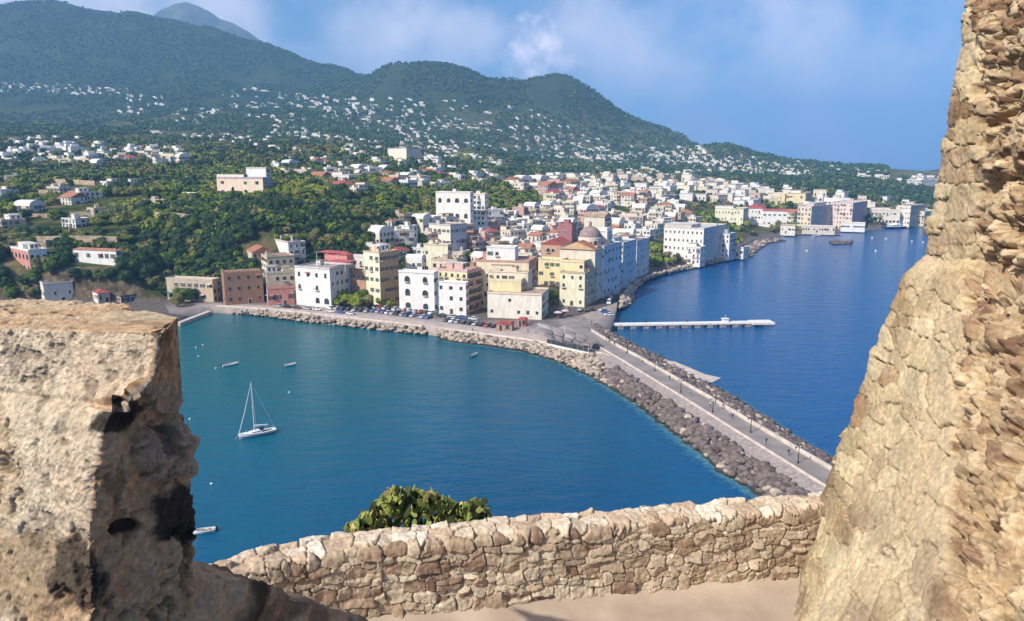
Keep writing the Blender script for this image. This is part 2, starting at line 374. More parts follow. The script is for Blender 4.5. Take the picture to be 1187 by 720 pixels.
def hit(px, py):
    """where the sight line of a pixel first meets the terrain"""
    u, t = ray(px, py); z = H - MARCH*t; g = T(u*MARCH, MARCH); k = np.argmax(z < g)
    if not z[k] < g[k]: return None
    Y = MARCH[k]; return (u*Y, Y, float(g[k]))
def terrain_material():
    m, nt, b = newmat('ground_cover'); N = nt.nodes.new; L = nt.links.new
    g = N('ShaderNodeNewGeometry')
    def noise(s, d=6, r=0.6):
        n = N('ShaderNodeTexNoise'); n.inputs['Scale'].default_value = s; n.inputs['Detail'].default_value = d; n.inputs['Roughness'].default_value = r
        L(g.outputs['Position'], n.inputs['Vector']); return n.outputs['Fac']
    def ramp(f, st):
        r = N('ShaderNodeValToRGB'); L(f, r.inputs[0]); e = r.color_ramp.elements
        while len(e) < len(st): e.new(0.5)
        for k, (p, c) in enumerate(st): e[k].position = p; e[k].color = (*c, 1)
        return r.outputs[0]
    a = ramp(noise(0.06, 8, 0.7), [(0.36, (0.03, 0.055, 0.018)), (0.47, (0.085, 0.11, 0.03)), (0.55, (0.17, 0.15, 0.06)), (0.66, (0.28, 0.21, 0.12))])
    w = ramp(noise(0.11, 9, 0.75), [(0.35, (0.018, 0.034, 0.016)), (0.5, (0.035, 0.06, 0.024)), (0.66, (0.065, 0.085, 0.04))])
    # woods up on the mountains, gardens and fields lower down
    s = N('ShaderNodeSeparateXYZ'); L(g.outputs['Position'], s.inputs[0])
    mr = N('ShaderNodeMapRange'); mr.inputs['From Min'].default_value = 120; mr.inputs['From Max'].default_value = 240; L(s.outputs['Z'], mr.inputs['Value'])
    mx = N('ShaderNodeMixRGB'); L(mr.outputs[0], mx.inputs[0]); L(a, mx.inputs[1]); L(w, mx.inputs[2])
    # bare tuff where the ground is steep and low
    sl = N('ShaderNodeSeparateXYZ'); L(g.outputs['True Normal'], sl.inputs[0])
    m2 = N('ShaderNodeMapRange'); m2.inputs['From Min'].default_value = 0.75; m2.inputs['From Max'].default_value = 0.5; L(sl.outputs['Z'], m2.inputs['Value'])
    m3 = N('ShaderNodeMapRange'); m3.inputs['From Min'].default_value = 70; m3.inputs['From Max'].default_value = 50; L(s.outputs['Z'], m3.inputs['Value'])
    mm = N('ShaderNodeMath'); mm.operation = 'MULTIPLY'; L(m2.outputs[0], mm.inputs[0]); L(m3.outputs[0], mm.inputs[1])
    tf = ramp(noise(0.3), [(0.35, (0.10, 0.085, 0.05)), (0.65, (0.27, 0.21, 0.14))])
    mx2 = N('ShaderNodeMixRGB'); L(mm.outputs[0], mx2.inputs[0]); L(mx.outputs[0], mx2.inputs[1]); L(tf, mx2.inputs[2])
    # paved streets at the level of the quays
    m4 = N('ShaderNodeMapRange'); m4.inputs['From Min'].default_value = 4.6; m4.inputs['From Max'].default_value = 3.4; L(s.outputs['Z'], m4.inputs['Value'])
    pv = ramp(noise(0.4), [(0.35, (0.15, 0.13, 0.12)), (0.65, (0.24, 0.21, 0.19))])
    mx3 = N('ShaderNodeMixRGB'); L(m4.outputs[0], mx3.inputs[0]); L(mx2.outputs[0], mx3.inputs[1]); L(pv, mx3.inputs[2])
    L(mx3.outputs[0], b.inputs['Base Color']); b.inputs['Roughness'].default_value = 1; b.inputs['Specular IOR Level'].default_value = 0.1
    bp = N('ShaderNodeBump'); bp.inputs['Strength'].default_value = 1.0; bp.inputs['Distance'].default_value = 6
    L(noise(0.09, 8, 0.75), bp.inputs['Height']); L(bp.outputs[0], b.inputs['Normal']); return m
M_ground = terrain_material()
tag(link('hills', np_mesh('hills', np.stack([_X.ravel(), _Y.ravel(), ZG.ravel()], 1), grid_faces(NR, NU), M_ground, smooth=True)), kind='structure')
# the high peak behind the ridge
def peak():
    k = {-80: 130, 150: 60, 180: 22, 205: 8, 222: 2, 240: 8, 262: 20, 285: 32, 310: 50, 340: 75, 480: 150, 1000: 230}
    us = np.linspace(-0.85, 0.1, 260); ys = np.linspace(4300, 6400, 70); U, Yy = np.meshgrid(us, ys); ks = sorted(k)
    v = (pchip(ks, [k[i] for i in ks], 593.5+us*FPX*1.035)-360)/FPX; zc = H - 5200*(SP+v*CP)/(CP-v*SP)
    Z = zc[None, :]*np.interp(Yy, [4300, 5200, 6400], [0.25, 1.0, 0.2]) + 60*(2*fbm(n2(U*Yy/300, Yy/300), 6, 21, 0.55).reshape(U.shape)-1)
    m = noisy('peak_rock', (0.13, 0.12, 0.10), (0.05, 0.06, 0.045), scale=0.01, rough=1, detail=10)
    tag(link('mountain', np_mesh('mountain', np.stack([(U*Yy).ravel(), Yy.ravel(), Z.ravel()], 1), grid_faces(70, 260), m, smooth=True)), kind='structure')
peak()

# ------------------------------------------------------------------ sea
def sea():
    m, nt, b = newmat('sea_water'); N = nt.nodes.new; L = nt.links.new
    g = N('ShaderNodeNewGeometry')
    def noise(s, d, r=0.55, st=(1, 1, 1), dist=0.0):
        mp = N('ShaderNodeMapping'); mp.inputs['Scale'].default_value = st; mp.inputs['Rotation'].default_value = (0, 0, 0.35); L(g.outputs['Position'], mp.inputs[0])
        n = N('ShaderNodeTexNoise'); n.inputs['Scale'].default_value = s; n.inputs['Detail'].default_value = d; n.inputs['Roughness'].default_value = r; n.inputs['Distortion'].default_value = dist
        L(mp.outputs[0], n.inputs['Vector']); return n.outputs['Fac']
    r = N('ShaderNodeValToRGB'); L(noise(0.012, 5, 0.6, (1, 0.6, 1), 0.4), r.inputs[0]); e = r.color_ramp.elements
    e[0].position = 0.36; e[0].color = (0.0, 0.047, 0.135, 1); e[1].position = 0.66; e[1].color = (0.0, 0.082, 0.195, 1)
    # green-blue shallows in the harbour bay
    sp = N('ShaderNodeVectorMath'); sp.operation = 'DISTANCE'; sp.inputs[1].default_value = (-130, 270, 0); L(g.outputs['Position'], sp.inputs[0])
    nz = N('ShaderNodeMath'); nz.operation = 'MULTIPLY_ADD'; nz.inputs[1].default_value = 110; L(noise(0.02, 4), nz.inputs[0]); L(sp.outputs['Value'], nz.inputs[2])
    mr = N('ShaderNodeMapRange'); mr.interpolation_type = 'SMOOTHSTEP'; mr.inputs['From Min'].default_value = 300; mr.inputs['From Max'].default_value = 80; L(nz.outputs[0], mr.inputs['Value'])
    mx = N('ShaderNodeMixRGB'); L(mr.outputs[0], mx.inputs[0]); L(r.outputs[0], mx.inputs[1]); mx.inputs[2].default_value = (0.0, 0.10, 0.125, 1)
    # pale stones showing through shallow water beside the causeway
    at = N('ShaderNodeVectorMath'); at.operation = 'DISTANCE'
    sx = N('ShaderNodeSeparateXYZ'); L(g.outputs['Position'], sx.inputs[0])     # deeper open water east of the causeway
    m5 = N('ShaderNodeMapRange'); m5.interpolation_type = 'SMOOTHSTEP'; m5.inputs['From Min'].default_value = 15; m5.inputs['From Max'].default_value = 110; m5.inputs['To Max'].default_value = 0.75; L(sx.outputs['X'], m5.inputs['Value'])
    m6 = N('ShaderNodeMixRGB'); L(m5.outputs[0], m6.inputs[0]); L(mx.outputs[0], m6.inputs[1]); m6.inputs[2].default_value = (0.0, 0.082, 0.255, 1)
    L(m6.outputs[0], b.inputs['Base Color'])
    b.inputs['Roughness'].default_value = 0.14; b.inputs['IOR'].default_value = 1.33; b.inputs['Specular IOR Level'].default_value = 0.26
    h1 = N('ShaderNodeBump'); h1.inputs['Strength'].default_value = 0.55; h1.inputs['Distance'].default_value = 1.0; L(noise(0.11, 3, 0.5, (1, 2.2, 1), 0.3), h1.inputs['Height'])
    h2 = N('ShaderNodeBump'); h2.inputs['Strength'].default_value = 0.6; h2.inputs['Distance'].default_value = 0.42; L(noise(0.5, 5, 0.6, (1, 2.0, 1), 0.2), h2.inputs['Height'])
    L(h1.outputs[0], h2.inputs['Normal']); L(h2.outputs[0], b.inputs['Normal'])
    S = 14800; mb = MB(); mb.add([(-S, -3000, 0), (S, -3000, 0), (S, S, 0), (-S, S, 0)], [(0, 1, 2, 3)], m)
    tag(mb.obj('sea'), kind='structure')
    mb = MB(); mb.add([(-S, -3000, -9), (S, -3000, -9), (S, S, -9), (-S, S, -9)], [(0, 1, 2, 3)], noisy('sea_bed', (0.03, 0.05, 0.06), scale=0.01))
    tag(mb.obj('seabed'), kind='structure')
sea()
def haze():
    m = bpy.data.materials.new('air'); m.use_nodes = True; nt = m.node_tree; nt.nodes.clear()
    o = nt.nodes.new('ShaderNodeOutputMaterial'); v = nt.nodes.new('ShaderNodeVolumePrincipled')
    v.inputs['Color'].default_value = (0.25, 0.52, 0.86, 1); v.inputs['Density'].default_value = HAZE; v.inputs['Anisotropy'].default_value = 0.0
    nt.links.new(v.outputs[0], o.inputs['Volume'])
    mb = MB(); mb.box(-15000, 15000, -3600, 15500, -10.5, 1240, m); tag(mb.obj('haze'), kind='stuff')
HAZE = 1.7e-4
haze()
# ------------------------------------------------------------------ castle masonry in the foreground
def normals_of(V, F):
    n = np.zeros_like(V); a = V[F[:, 1]]-V[F[:, 0]]; c = V[F[:, -1]]-V[F[:, 0]]; b = V[F[:, 2]]-V[F[:, 0]]
    fn = np.cross(a, b) + np.cross(b, c) if F.shape[1] == 4 else np.cross(a, b)
    for k in range(F.shape[1]): np.add.at(n, F[:, k], fn)
    return n/(np.linalg.norm(n, axis=1, keepdims=True)+1e-12)
def stones(u, v, seeds, warp=0.03, ws=6.0, p=3.0, seed=5):
    """stone pattern on a wall: index of the stone, distance to the joint, offset from the stone's middle"""
    q = n2(u*ws, v*ws); uu = u+warp*2*(fbm(q, 3, seed)-0.5)*2; vv = v+warp*2*(fbm(q, 3, seed+40)-0.5)*2
    su, sv, rw, rh = seeds.T
    idx = np.zeros(len(u), int); f1 = np.zeros(len(u)); f2 = np.zeros(len(u)); du = np.zeros(len(u)); dv = np.zeros(len(u))
    cell = 0.5; ku = np.floor(uu/cell).astype(int); kv = np.floor(vv/cell).astype(int); key = (ku+500)*4000+kv+500
    order = np.argsort(key, kind='stable'); cuts = np.flatnonzero(np.diff(key[order]))+1
    for g in np.split(order, cuts):
        cu, cv = (ku[g[0]]+.5)*cell, (kv[g[0]]+.5)*cell
        near = np.flatnonzero((np.abs(su-cu) < cell*.5+2.2*rw+.15) & (np.abs(sv-cv) < cell*.5+2.2*rh+.15))
        if len(near) < 2: near = np.argsort(np.hypot(su-cu, sv-cv))[:6]
        x = (uu[g, None]-su[near])/rw[near]; y = (vv[g, None]-sv[near])/rh[near]
        d = (np.abs(x)**p+np.abs(y)**p)**(1/p); r = np.arange(len(g)); i0 = d.argmin(1); f1[g] = d[r, i0]; du[g] = x[r, i0]; dv[g] = y[r, i0]; idx[g] = near[i0]
        d[r, i0] = 1e9; f2[g] = d.min(1)
    return idx, f1, f2-f1, du, dv
def course_seeds(u0, u1, v0, v1, hmin, hmax, wmin, wmax, seed, jit=0.12, skip=0.0):
    r = random.Random(seed); out = []; v = v0
    while v < v1:
        h = r.uniform(hmin, hmax); u = u0-r.uniform(0, wmax)
        while u < u1:
            w = r.uniform(wmin, wmax)*(1.3 if r.random() < 0.15 else 1); hh = h
            if r.random() < 0.22 and h > hmin*1.2:
                out.append((u+w/2, v+h*0.25, w/2, h*0.26)); out.append((u+w/2+r.uniform(-.03, .03), v+h*0.75, w/2, h*0.26))
            else: out.append((u+w/2+r.gauss(0, jit*w*0.3), v+h/2+r.gauss(0, jit*h), w/2, h/2))
            u += w
        v += h
    return np.array(out)
def palette(cols, wts, n, seed, jit=0.16):
    r = np.random.default_rng(seed); k = r.choice(len(cols), n, p=np.array(wts)/sum(wts))
    return np.array(cols)[k]*(1+r.uniform(-jit, jit, (n, 1)))
M_stone = colattr('castle_stone', bscale=35, bump=0.7, dist=0.012, mul=0.42, nscale=22)

def terrace():
    # low parapet along the terrace edge
    path = [(-9.6, 2.6), (-5.6, 4.9), (-3.95, 6.05), (-3.14, 6.66), (-2.6, 7.08), (-1.8, 7.46), (-1.08, 7.6), (-0.28, 7.75), (1.2, 8.02), (4.15, 8.5), (6.8, 8.95)]
    path = np.array(path); seg = np.hypot(*np.diff(path, axis=0).T); s = np.concatenate([[0], np.cumsum(seg)])
    px_ = lambda q: pchip(s, path[:, 0], q); py_ = lambda q: pchip(s, path[:, 1], q)
    step = 0.011; S = np.arange(5.0, s[-1], step); zb, zt, th = -5.42, -4.17, 0.42
    # profile: up the near face, over the rounded coping, down the far face
    prof = []; rr = 0.07
    for z in np.arange(zb, zt-rr, step): prof.append((0, z))
    for a in np.linspace(0, 90, 9)[1:]: prof.append((rr-rr*math.cos(R(a)), zt-rr+rr*math.sin(R(a))))
    for y in np.arange(rr+step, th-rr, step): prof.append((y, zt))
    for a in np.linspace(90, 0, 9)[1:]: prof.append((th-rr+rr*math.cos(R(a)), zt-rr+rr*math.sin(R(a))))
    for z in np.arange(zt-rr-0.03, zb-0.6, -0.06): prof.append((th, z))
    prof = np.array(prof); pl = np.concatenate([[0], np.cumsum(np.hypot(*np.diff(prof, axis=0).T))])
    X, Y_ = px_(S), py_(S); tx = np.gradient(X, S); ty = np.gradient(Y_, S); l = np.hypot(tx, ty); tx /= l; ty /= l
    nS, nP = len(S), len(prof)
    base = np.stack([np.repeat(X, nP) - np.repeat(ty, nP)*np.tile(prof[:, 0], nS), np.repeat(Y_, nP)+np.repeat(tx, nP)*np.tile(prof[:, 0], nS), np.tile(prof[:, 1], nS)+H], 1)
    F = grid_faces(nS, nP); u = np.repeat(S, nP); v = np.tile(pl, nS)
    n = normals_of(base, F)
    if np.median(n[:, 1].reshape(nS, nP)[:, 5]) > 0: F = F[:, ::-1]; n = -n
    vt = zt-zb
    sd = course_seeds(4.6, s[-1]+.3, 0, vt-0.02, 0.07, 0.18, 0.09, 0.31, 4)
    cap = course_seeds(4.6, s[-1]+.3, vt-0.06, vt+0.55, 0.24, 0.34, 0.14, 0.30, 5)
    seeds = np.vstack([sd, cap]); idx, f1, e, du, dv = stones(u, v, seeds, 0.028, 5.5)
    rr_ = np.random.default_rng(3); hgt = rr_.uniform(-0.010, 0.028, len(seeds)); ta = rr_.uniform(-0.018, 0.018, (len(seeds), 2))
    body = sstep(0.02, 0.17, e); fine = fbm(base*9, 5, 8)-0.5; mid = fbm(base*3.0, 4, 12)-0.5; gr = fbm(base*45, 3, 18)-0.5
    coarse = fbm(base*20, 4, 31)-0.5
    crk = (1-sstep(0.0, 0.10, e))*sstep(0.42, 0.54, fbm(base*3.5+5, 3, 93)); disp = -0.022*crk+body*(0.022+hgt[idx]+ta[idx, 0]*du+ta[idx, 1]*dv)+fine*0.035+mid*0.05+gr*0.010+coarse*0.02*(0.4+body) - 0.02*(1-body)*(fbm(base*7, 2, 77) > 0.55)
    hole = np.exp(-(((u-np.interp(-1.42, path[:, 0], s))/0.06)**4+((v-0.36)/0.055)**4)); disp -= hole*0.25
    V = base+n*disp[:, None]
    cols = palette([(0.38, 0.29, 0.195), (0.46, 0.37, 0.26), (0.25, 0.165, 0.11), (0.19, 0.12, 0.085), (0.50, 0.42, 0.305), (0.33, 0.235, 0.155)], [4, 4, 2.2, 1.2, 3, 2], len(seeds), 6)
    cols[len(sd):] = palette([(0.58, 0.48, 0.36), (0.66, 0.57, 0.45), (0.48, 0.36, 0.25)], [3, 2, 2], len(cap), 9)
    mort = np.array([0.46, 0.355, 0.245])
    w = sstep(0.05, 0.24, e)*(0.5+0.45*sstep(0.35, 0.6, fbm(base*4, 3, 55)))
    C = cols[idx]*w[:, None]+mort*(1-w)[:, None]; C *= (1+(fbm(base*12, 4, 66)-0.5)*0.5)[:, None]; C *= ((1-0.9*hole)*(1-0.45*crk))[:, None]  # crack darkening puts dirt and joint shade into the stone colour
    C = np.clip(C*1.13, 0.01, 0.8)
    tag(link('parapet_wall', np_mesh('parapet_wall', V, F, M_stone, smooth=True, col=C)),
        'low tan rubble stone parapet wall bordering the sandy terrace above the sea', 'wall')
    # terrace floor
    m = noisy('terrace_cement', (0.50, 0.405, 0.31), (0.36, 0.28, 0.21), scale=1.6, rough=1, detail=12, bump=0.8, bscale=70, dist=0.008, lo=0.3, hi=0.68)
    gx, gy = np.meshgrid(np.linspace(-9, 6.5, 340), np.linspace(2.0, 9.6, 200)); z = H-5.07+0.035*(fbm(n2(gx*1.1, gy*1.1), 5, 3)-0.5).reshape(gx.shape)*2
    z = z+0.002*(fbm(n2(gx*14, gy*14), 3, 5)-0.5).reshape(gx.shape)*2
    wy = np.interp(gx, px_(s), py_(s)); dist = wy-gy; z = z+0.07*np.exp(-np.maximum(dist, 0)/0.07)
    keep = dist > -0.2; V = np.stack([gx.ravel(), gy.ravel(), z.ravel()], 1); F = grid_faces(200, 340); F = F[keep.ravel()[F].all(1)]
    tag(link('terrace_floor', np_mesh('terrace_floor', V, F, m, smooth=True)), kind='structure')
    # castle rock falling from the terrace to the sea
    a = np.linspace(-1, 1, 90); r = np.linspace(0, 1, 60); A, Rr = np.meshgrid(a, r)
    X = A*(60+30*Rr); Yc = 9.8+0*A; Yc = np.interp(Rr, [0, 0.05, 1], [0, 0.6, 60])+np.interp(X, px_(s), py_(s))*1.0+0.1
    Z = H-np.interp(Rr, [0, 0.05, 0.3, 1], [5.7, 6.6, 32, 71]); q = np.stack([X.ravel(), Yc.ravel(), Z.ravel()], 1)
    Yc = Yc+(fbm(q/7, 5, 2)-0.5).reshape(X.shape)*9*np.minimum(Rr*6, 1)
    mr_ = noisy('cliff_rock', (0.27, 0.22, 0.16), (0.10, 0.09, 0.05), scale=0.25, rough=1, bump=0.6, bscale=1.5, dist=0.3)
    tag(link('castle_cliff', np_mesh('castle_cliff', np.stack([X.ravel(), Yc.ravel(), Z.ravel()], 1), grid_faces(60, 90), mr_, smooth=True)), kind='structure')
terrace()

def tower():
    step = 0.0145; z = np.arange(-5.45, 3.3, step); s = np.arange(0, 6.6, step)      # s runs from near to the far edge, then round the corner
    Sg, Zg = np.meshgrid(s, z); far = 8.55; L1 = 4.6; rc = 0.16
    y0 = far-L1; Y_ = np.where(Sg < L1, y0+Sg, far); X0 = np.zeros_like(Sg)
    over = np.clip(Sg-L1, 0, 9); arc = rc*math.pi/2
    th = np.clip(over/rc, 0, math.pi/2); Y_ = np.where(over > 0, far+rc*np.sin(th), Y_); X0 = np.where(over > 0, rc-rc*np.cos(th)+np.maximum(over-arc, 0), 0)
    t = np.clip((-1.05-Zg)/4.05, 0, 1.2); flare = 1.06*t**0.82*(1+0.45*np.clip(far-Y_, 0, 3)*t**1.5)
    flare += 0.10*sstep(0.0, 0.05, t)
    X = 4.86+0.055*np.clip(Zg+1, 0, 4.5)+X0*np.where(over > 0, 1, 1)-flare
    base = np.stack([X.ravel(), Y_.ravel(), (Zg+H).ravel()], 1); F = grid_faces(len(z), len(s)); n = normals_of(base, F)
    if n[:, 0].mean() > 0: F = F[:, ::-1]; n = -n
    u = Sg.ravel(); v = Zg.ravel()
    seeds = course_seeds(-0.2, 6.8, -5.6, 3.5, 0.15, 0.38, 0.20, 0.58, 31, jit=0.25)
    idx, f1, e, du, dv = stones(u, v, seeds, 0.04, 4.5, p=3.2, seed=15)
    seeds2 = course_seeds(-0.2, 6.8, -5.6, 3.5, 0.07, 0.17, 0.09, 0.24, 33, jit=0.35)
    idx2, g1, e2, du2, dv2 = stones(u, v, seeds2, 0.05, 8, p=2.2, seed=25)
    bx, bz = proj(base[:, 0], base[:, 1], base[:, 2])
    # the torn rubble core starts behind a ragged upright line
    edge0 = 3.95+0.12*(fbm(n2(v*0, v*1.2), 4, 3)-0.5)*2-0.12*np.clip(-v-3.5, 0, 2)+0.10*(fbm(n2(u*3, v*3), 3, 8)-0.5)*2
    ep = np.interp(bz, [0, 200, 300, 420, 600, 720], [1128, 1134, 1130, 1112, 1108, 1106])+14*(fbm(n2(v*0, v*2.2), 4, 3)-0.5)*2+10*(fbm(n2(u*5, v*5), 3, 8)-0.5)*2
    core = sstep(-5, 5, bx-ep)*(u < 4.6); low = sstep(-4.1, -4.9, v); core = core*(1-0.35*low)
    rr_ = np.random.default_rng(5); hg = rr_.uniform(-0.01, 0.05, len(seeds)); tl = rr_.uniform(-0.025, 0.025, (len(seeds), 2))
    hg2 = rr_.uniform(-0.02, 0.05, len(seeds2)); tl2 = rr_.uniform(-0.014, 0.014, (len(seeds2), 2))
    fine = fbm(base*9, 5, 8)-0.5; mid = fbm(base*2.2, 4, 12)-0.5; gr = fbm(base*30, 4, 18)-0.5; fr = fbm(base*14, 4, 28)-0.5
    lowpoint = sstep(0.35, 0.65, fbm(base*1.3, 3, 90))             # some joints are flush with mortar
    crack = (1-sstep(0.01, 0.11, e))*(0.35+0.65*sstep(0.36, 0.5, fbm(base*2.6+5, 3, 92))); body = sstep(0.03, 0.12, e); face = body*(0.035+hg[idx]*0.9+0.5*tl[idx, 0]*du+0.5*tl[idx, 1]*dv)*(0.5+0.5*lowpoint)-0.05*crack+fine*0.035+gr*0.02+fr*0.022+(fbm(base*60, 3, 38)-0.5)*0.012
    b2 = sstep(0.0, 0.4, e2); sc = fbm(base*5, 3, 44)
    rub = b2*(0.05+hg2[idx2]*1.6+tl2[idx2, 0]*du2+tl2[idx2, 1]*dv2)-0.05+(fbm(base*4.5, 5, 64)-0.5)*0.24+gr*0.05+fr*0.05+(fbm(base*1.6, 3, 71)-0.5)*0.24-0.12*sstep(0.56, 0.64, sc)
    rub -= 0.22*np.exp(-(((u-3.15)/0.55)**4+((v-0.95)/0.13)**4))+0.16*np.exp(-(((u-2.9)/0.5)**4+((v+0.6)/0.10)**4))
    disp = face*(1-core)+rub*core+mid*0.05
    V = base+n*disp[:, None]
    cols = palette([(0.43, 0.35, 0.22), (0.50, 0.425, 0.285), (0.33, 0.245, 0.15), (0.21, 0.135, 0.085), (0.39, 0.305, 0.19)], [4, 3, 2.6, 1.8, 3], len(seeds), 16, 0.12)
    # the brown blocks along the edge
    for uu, vv, wu, wv in ((4.35, -2.35, 0.22, 0.16), (4.4, -4.35, 0.35, 0.28), (4.45, -2.95, 0.12, 0.1), (4.3, 0.2, 0.12, 0.08), (4.3, 0.55, 0.12, 0.06), (4.32, -0.05, 0.1, 0.05)):
        k = np.argmin(((seeds[:, 0]-uu)/wu)**2+((seeds[:, 1]-vv)/wv)**2); cols[k] = (0.30, 0.19, 0.11)
    cols2 = palette([(0.42, 0.32, 0.21), (0.49, 0.39, 0.27), (0.31, 0.21, 0.14), (0.20, 0.125, 0.085)], [4, 4, 2.5, 1.2], len(seeds2), 17, 0.15)
    mort = np.array([0.60, 0.50, 0.36]); w = sstep(0.03, 0.16, e)*(0.5+0.5*lowpoint)
    C1 = cols[idx]*w[:, None]+mort*(1-w)[:, None]; C1 *= (1-0.72*crack)[:, None]; w2 = sstep(0.02, 0.3, e2); C2 = cols2[idx2]*w2[:, None]+np.array([0.46, 0.34, 0.21])*(1-w2)[:, None]  # crack lines darkened in colour: dirt, plus shade the relief hardly casts
    C = C1*(1-core)[:, None]+C2*core[:, None]; C *= (1+(fbm(base*3, 5, 60)-0.5)*0.5)[:, None]
    lowdirt = sstep(0.45, 0.7, fbm(base*1.7, 4, 61))*sstep(-3.2, -4.2, v)
    C = C*(1-0.4*lowdirt)[:, None]*np.array([1.04, 1.0, 0.90]); C = np.clip(C, 0.01, 0.8)
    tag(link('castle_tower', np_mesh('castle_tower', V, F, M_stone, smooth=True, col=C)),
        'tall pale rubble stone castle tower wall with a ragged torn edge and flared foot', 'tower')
tower()

M_tuff = colattr('weathered_tuff', bscale=55, bump=0.8, dist=0.010, mul=0.45, nscale=30)
def bilin(a, b, c, d, nu, nv):
    u, v = np.meshgrid(np.linspace(0, 1, nu), np.linspace(0, 1, nv)); u = u[..., None]; v = v[..., None]
    return (1-v)*((1-u)*a+u*b)+v*((1-u)*d+u*c)
def weld(patches, tol=1e-4):
    V = []; F = []; off = 0
    for p in patches:
        V.append(p.reshape(-1, 3)); F.append(grid_faces(p.shape[0], p.shape[1], off)); off += p.shape[0]*p.shape[1]
    V = np.vstack(V); F = np.vstack(F); key = np.round(V/tol).astype(np.int64)
    _, first, inv = np.unique(key, axis=0, return_index=True, return_inverse=True); inv = inv.ravel()
    V = V[first]; F = inv[F]; ok = np.array([len(set(f)) == 4 for f in F]) if len(F) < 5000 else (F[:, 0] != F[:, 1]) & (F[:, 1] != F[:, 2]) & (F[:, 2] != F[:, 3]) & (F[:, 3] != F[:, 0])
    return V, F[ok]
def loftcurve(rows, nz):
    """rows: (k, m, 3) control rows, smooth in the row direction"""
    rows = np.array(rows); k = len(rows); t = np.arange(k); tt = np.linspace(0, k-1, nz); out = np.empty((nz, rows.shape[1], 3))
    for i in range(rows.shape[1]):
        for c in range(3): out[:, i, c] = pchip(t, rows[:, i, c], tt)
    return out
def merlon():
    raw = [((-90, 380, 3.35), (186, 386, 2.8), (206, 368, 3.25)), ((-90, 440, 3.35), (178, 434, 2.8), (209, 420, 3.25)), ((-90, 500, 3.3), (120, 494, 2.76), (214, 480, 3.25)),
           ((-90, 570, 3.25), (108, 560, 2.72), (219, 560, 3.25)), ((-90, 650, 3.15), (104, 650, 2.70), (222, 630, 3.22)), ((-90, 760, 3.05), (104, 780, 2.62), (216, 700, 3.2)),
           ((-90, 900, 2.95), (96, 900, 2.5), (222, 850, 3.1))]
    rows = []
    for A, B, C in raw:
        a, b, c = PY(*A), PY(*B), PY(*C); d = c+np.array((-0.5, 0.25, -0.06)); rows.append([a, b, c, d])
    G = loftcurve(rows, 400)
    def side(i, n): t = np.linspace(0, 1, n)[None, :, None]; return G[:, i][:, None]*(1-t)+G[:, i+1][:, None]*t
    f1, f2, f3 = side(0, 330), side(1, 200), side(2, 40)
    e = PY(-90, 346, 4.6); d0 = rows[0][3].copy(); d0[2] = rows[0][2][2]-0.05; d0 = PY(190, 361, 3.9); e2 = PY(100, 350, 4.0)
    # top: front edge A-B, right edge B-C, back
    n = 330; t = np.linspace(0, 1, n)[:, None]; front = rows[0][0]*(1-t)+rows[0][1]*t
    tb = np.linspace(0, 1, n); back = np.stack([pchip([0, 0.55, 1], [e[k], e2[k], rows[0][2][k]], tb) for k in range(3)], 1)
    s = np.linspace(0, 1, 160)[:, None, None]; top = front[None]*(1-s)+back[None]*s
    V, F = weld([f1, f2, f3, top[::-1]]); nrm = normals_of(V, F)
    # outward check
    nrm_face = nrm
    c = V.mean(0)+np.array((0, .4, -.2)); sgn = np.sign(((V-c)*nrm).sum(1).mean()); 
    if sgn < 0: F = F[:, ::-1]; nrm = -nrm
    big = fbm(V*2.2, 4, 3)-0.5; mid = fbm(V*6, 5, 5)-0.5; fin = fbm(V*22, 4, 7)-0.5; vf = fbm(V*70, 3, 9)-0.5
    px, py = proj(V[:, 0], V[:, 1], V[:, 2])
    topm = nrm[:, 2] > 0.6
    pit = sstep(0.56, 0.66, fbm(V*11, 4, 15))
    smooth = sstep(0.45, 0.6, fbm(V*1.7+3, 3, 25)+0.25*np.exp(-((px-60)/90)**2-((py-440)/60)**2))*(~topm)
    lay = fbm(V*np.array((2, 2, 9)), 4, 35)-0.5
    rough = 1-0.6*smooth
    disp = big*(0.06+0.08*sstep(0.2, 0.6, nrm[:, 0]))+mid*(0.06+0.05*sstep(0.2, 0.6, nrm[:, 0]))*rough+fin*0.032*rough+vf*0.016+lay*0.03*rough-pit*0.035*rough+(fbm(V*140, 3, 19)-0.5)*0.008-0.05*np.exp(-(((py-455-0.12*px)/4.5)**2))*(px < 150)*rough
    disp = np.where(topm, disp*0.55, disp)
    band = lambda cx, cy, rx, ry: np.exp(-(((px-cx)/rx)**2+((py-cy)/ry)**2)**2)
    nz = (fbm(V*13, 4, 45)-0.5)*2
    def patch(cx, cy, rx, ry, ang=0, k=0.5):
        c_, s_ = math.cos(R(ang)), math.sin(R(ang)); a = ((px-cx)*c_+(py-cy)*s_)/rx; b = (-(px-cx)*s_+(py-cy)*c_)/ry
        return sstep(1.15, 0.85, np.sqrt(a*a+b*b)+k*nz)*(~topm)
    holes = np.clip(patch(133, 485, 31, 17, -22)+patch(144, 612, 22, 9, -12)+patch(207, 596, 34, 34)*(px > 172)+patch(90, 668, 36, 40)*(px > 50)*0.85, 0, 1)
    disp -= 0.02*patch(144, 612, 22, 9, -12)-0.02*patch(210, 596, 34, 34)
    light = np.clip(patch(192, 525, 36, 32, 10)+patch(190, 462, 18, 16), 0, 1)
    stone_br = patch(45, 668, 75, 52, 0, 0.25)
    disp += 0.05*light
    disp *= 0.05+0.95*sstep(0.05, 0.6, np.linalg.norm(V-rows[0][2], axis=1))
    V2 = V+nrm*disp[:, None]
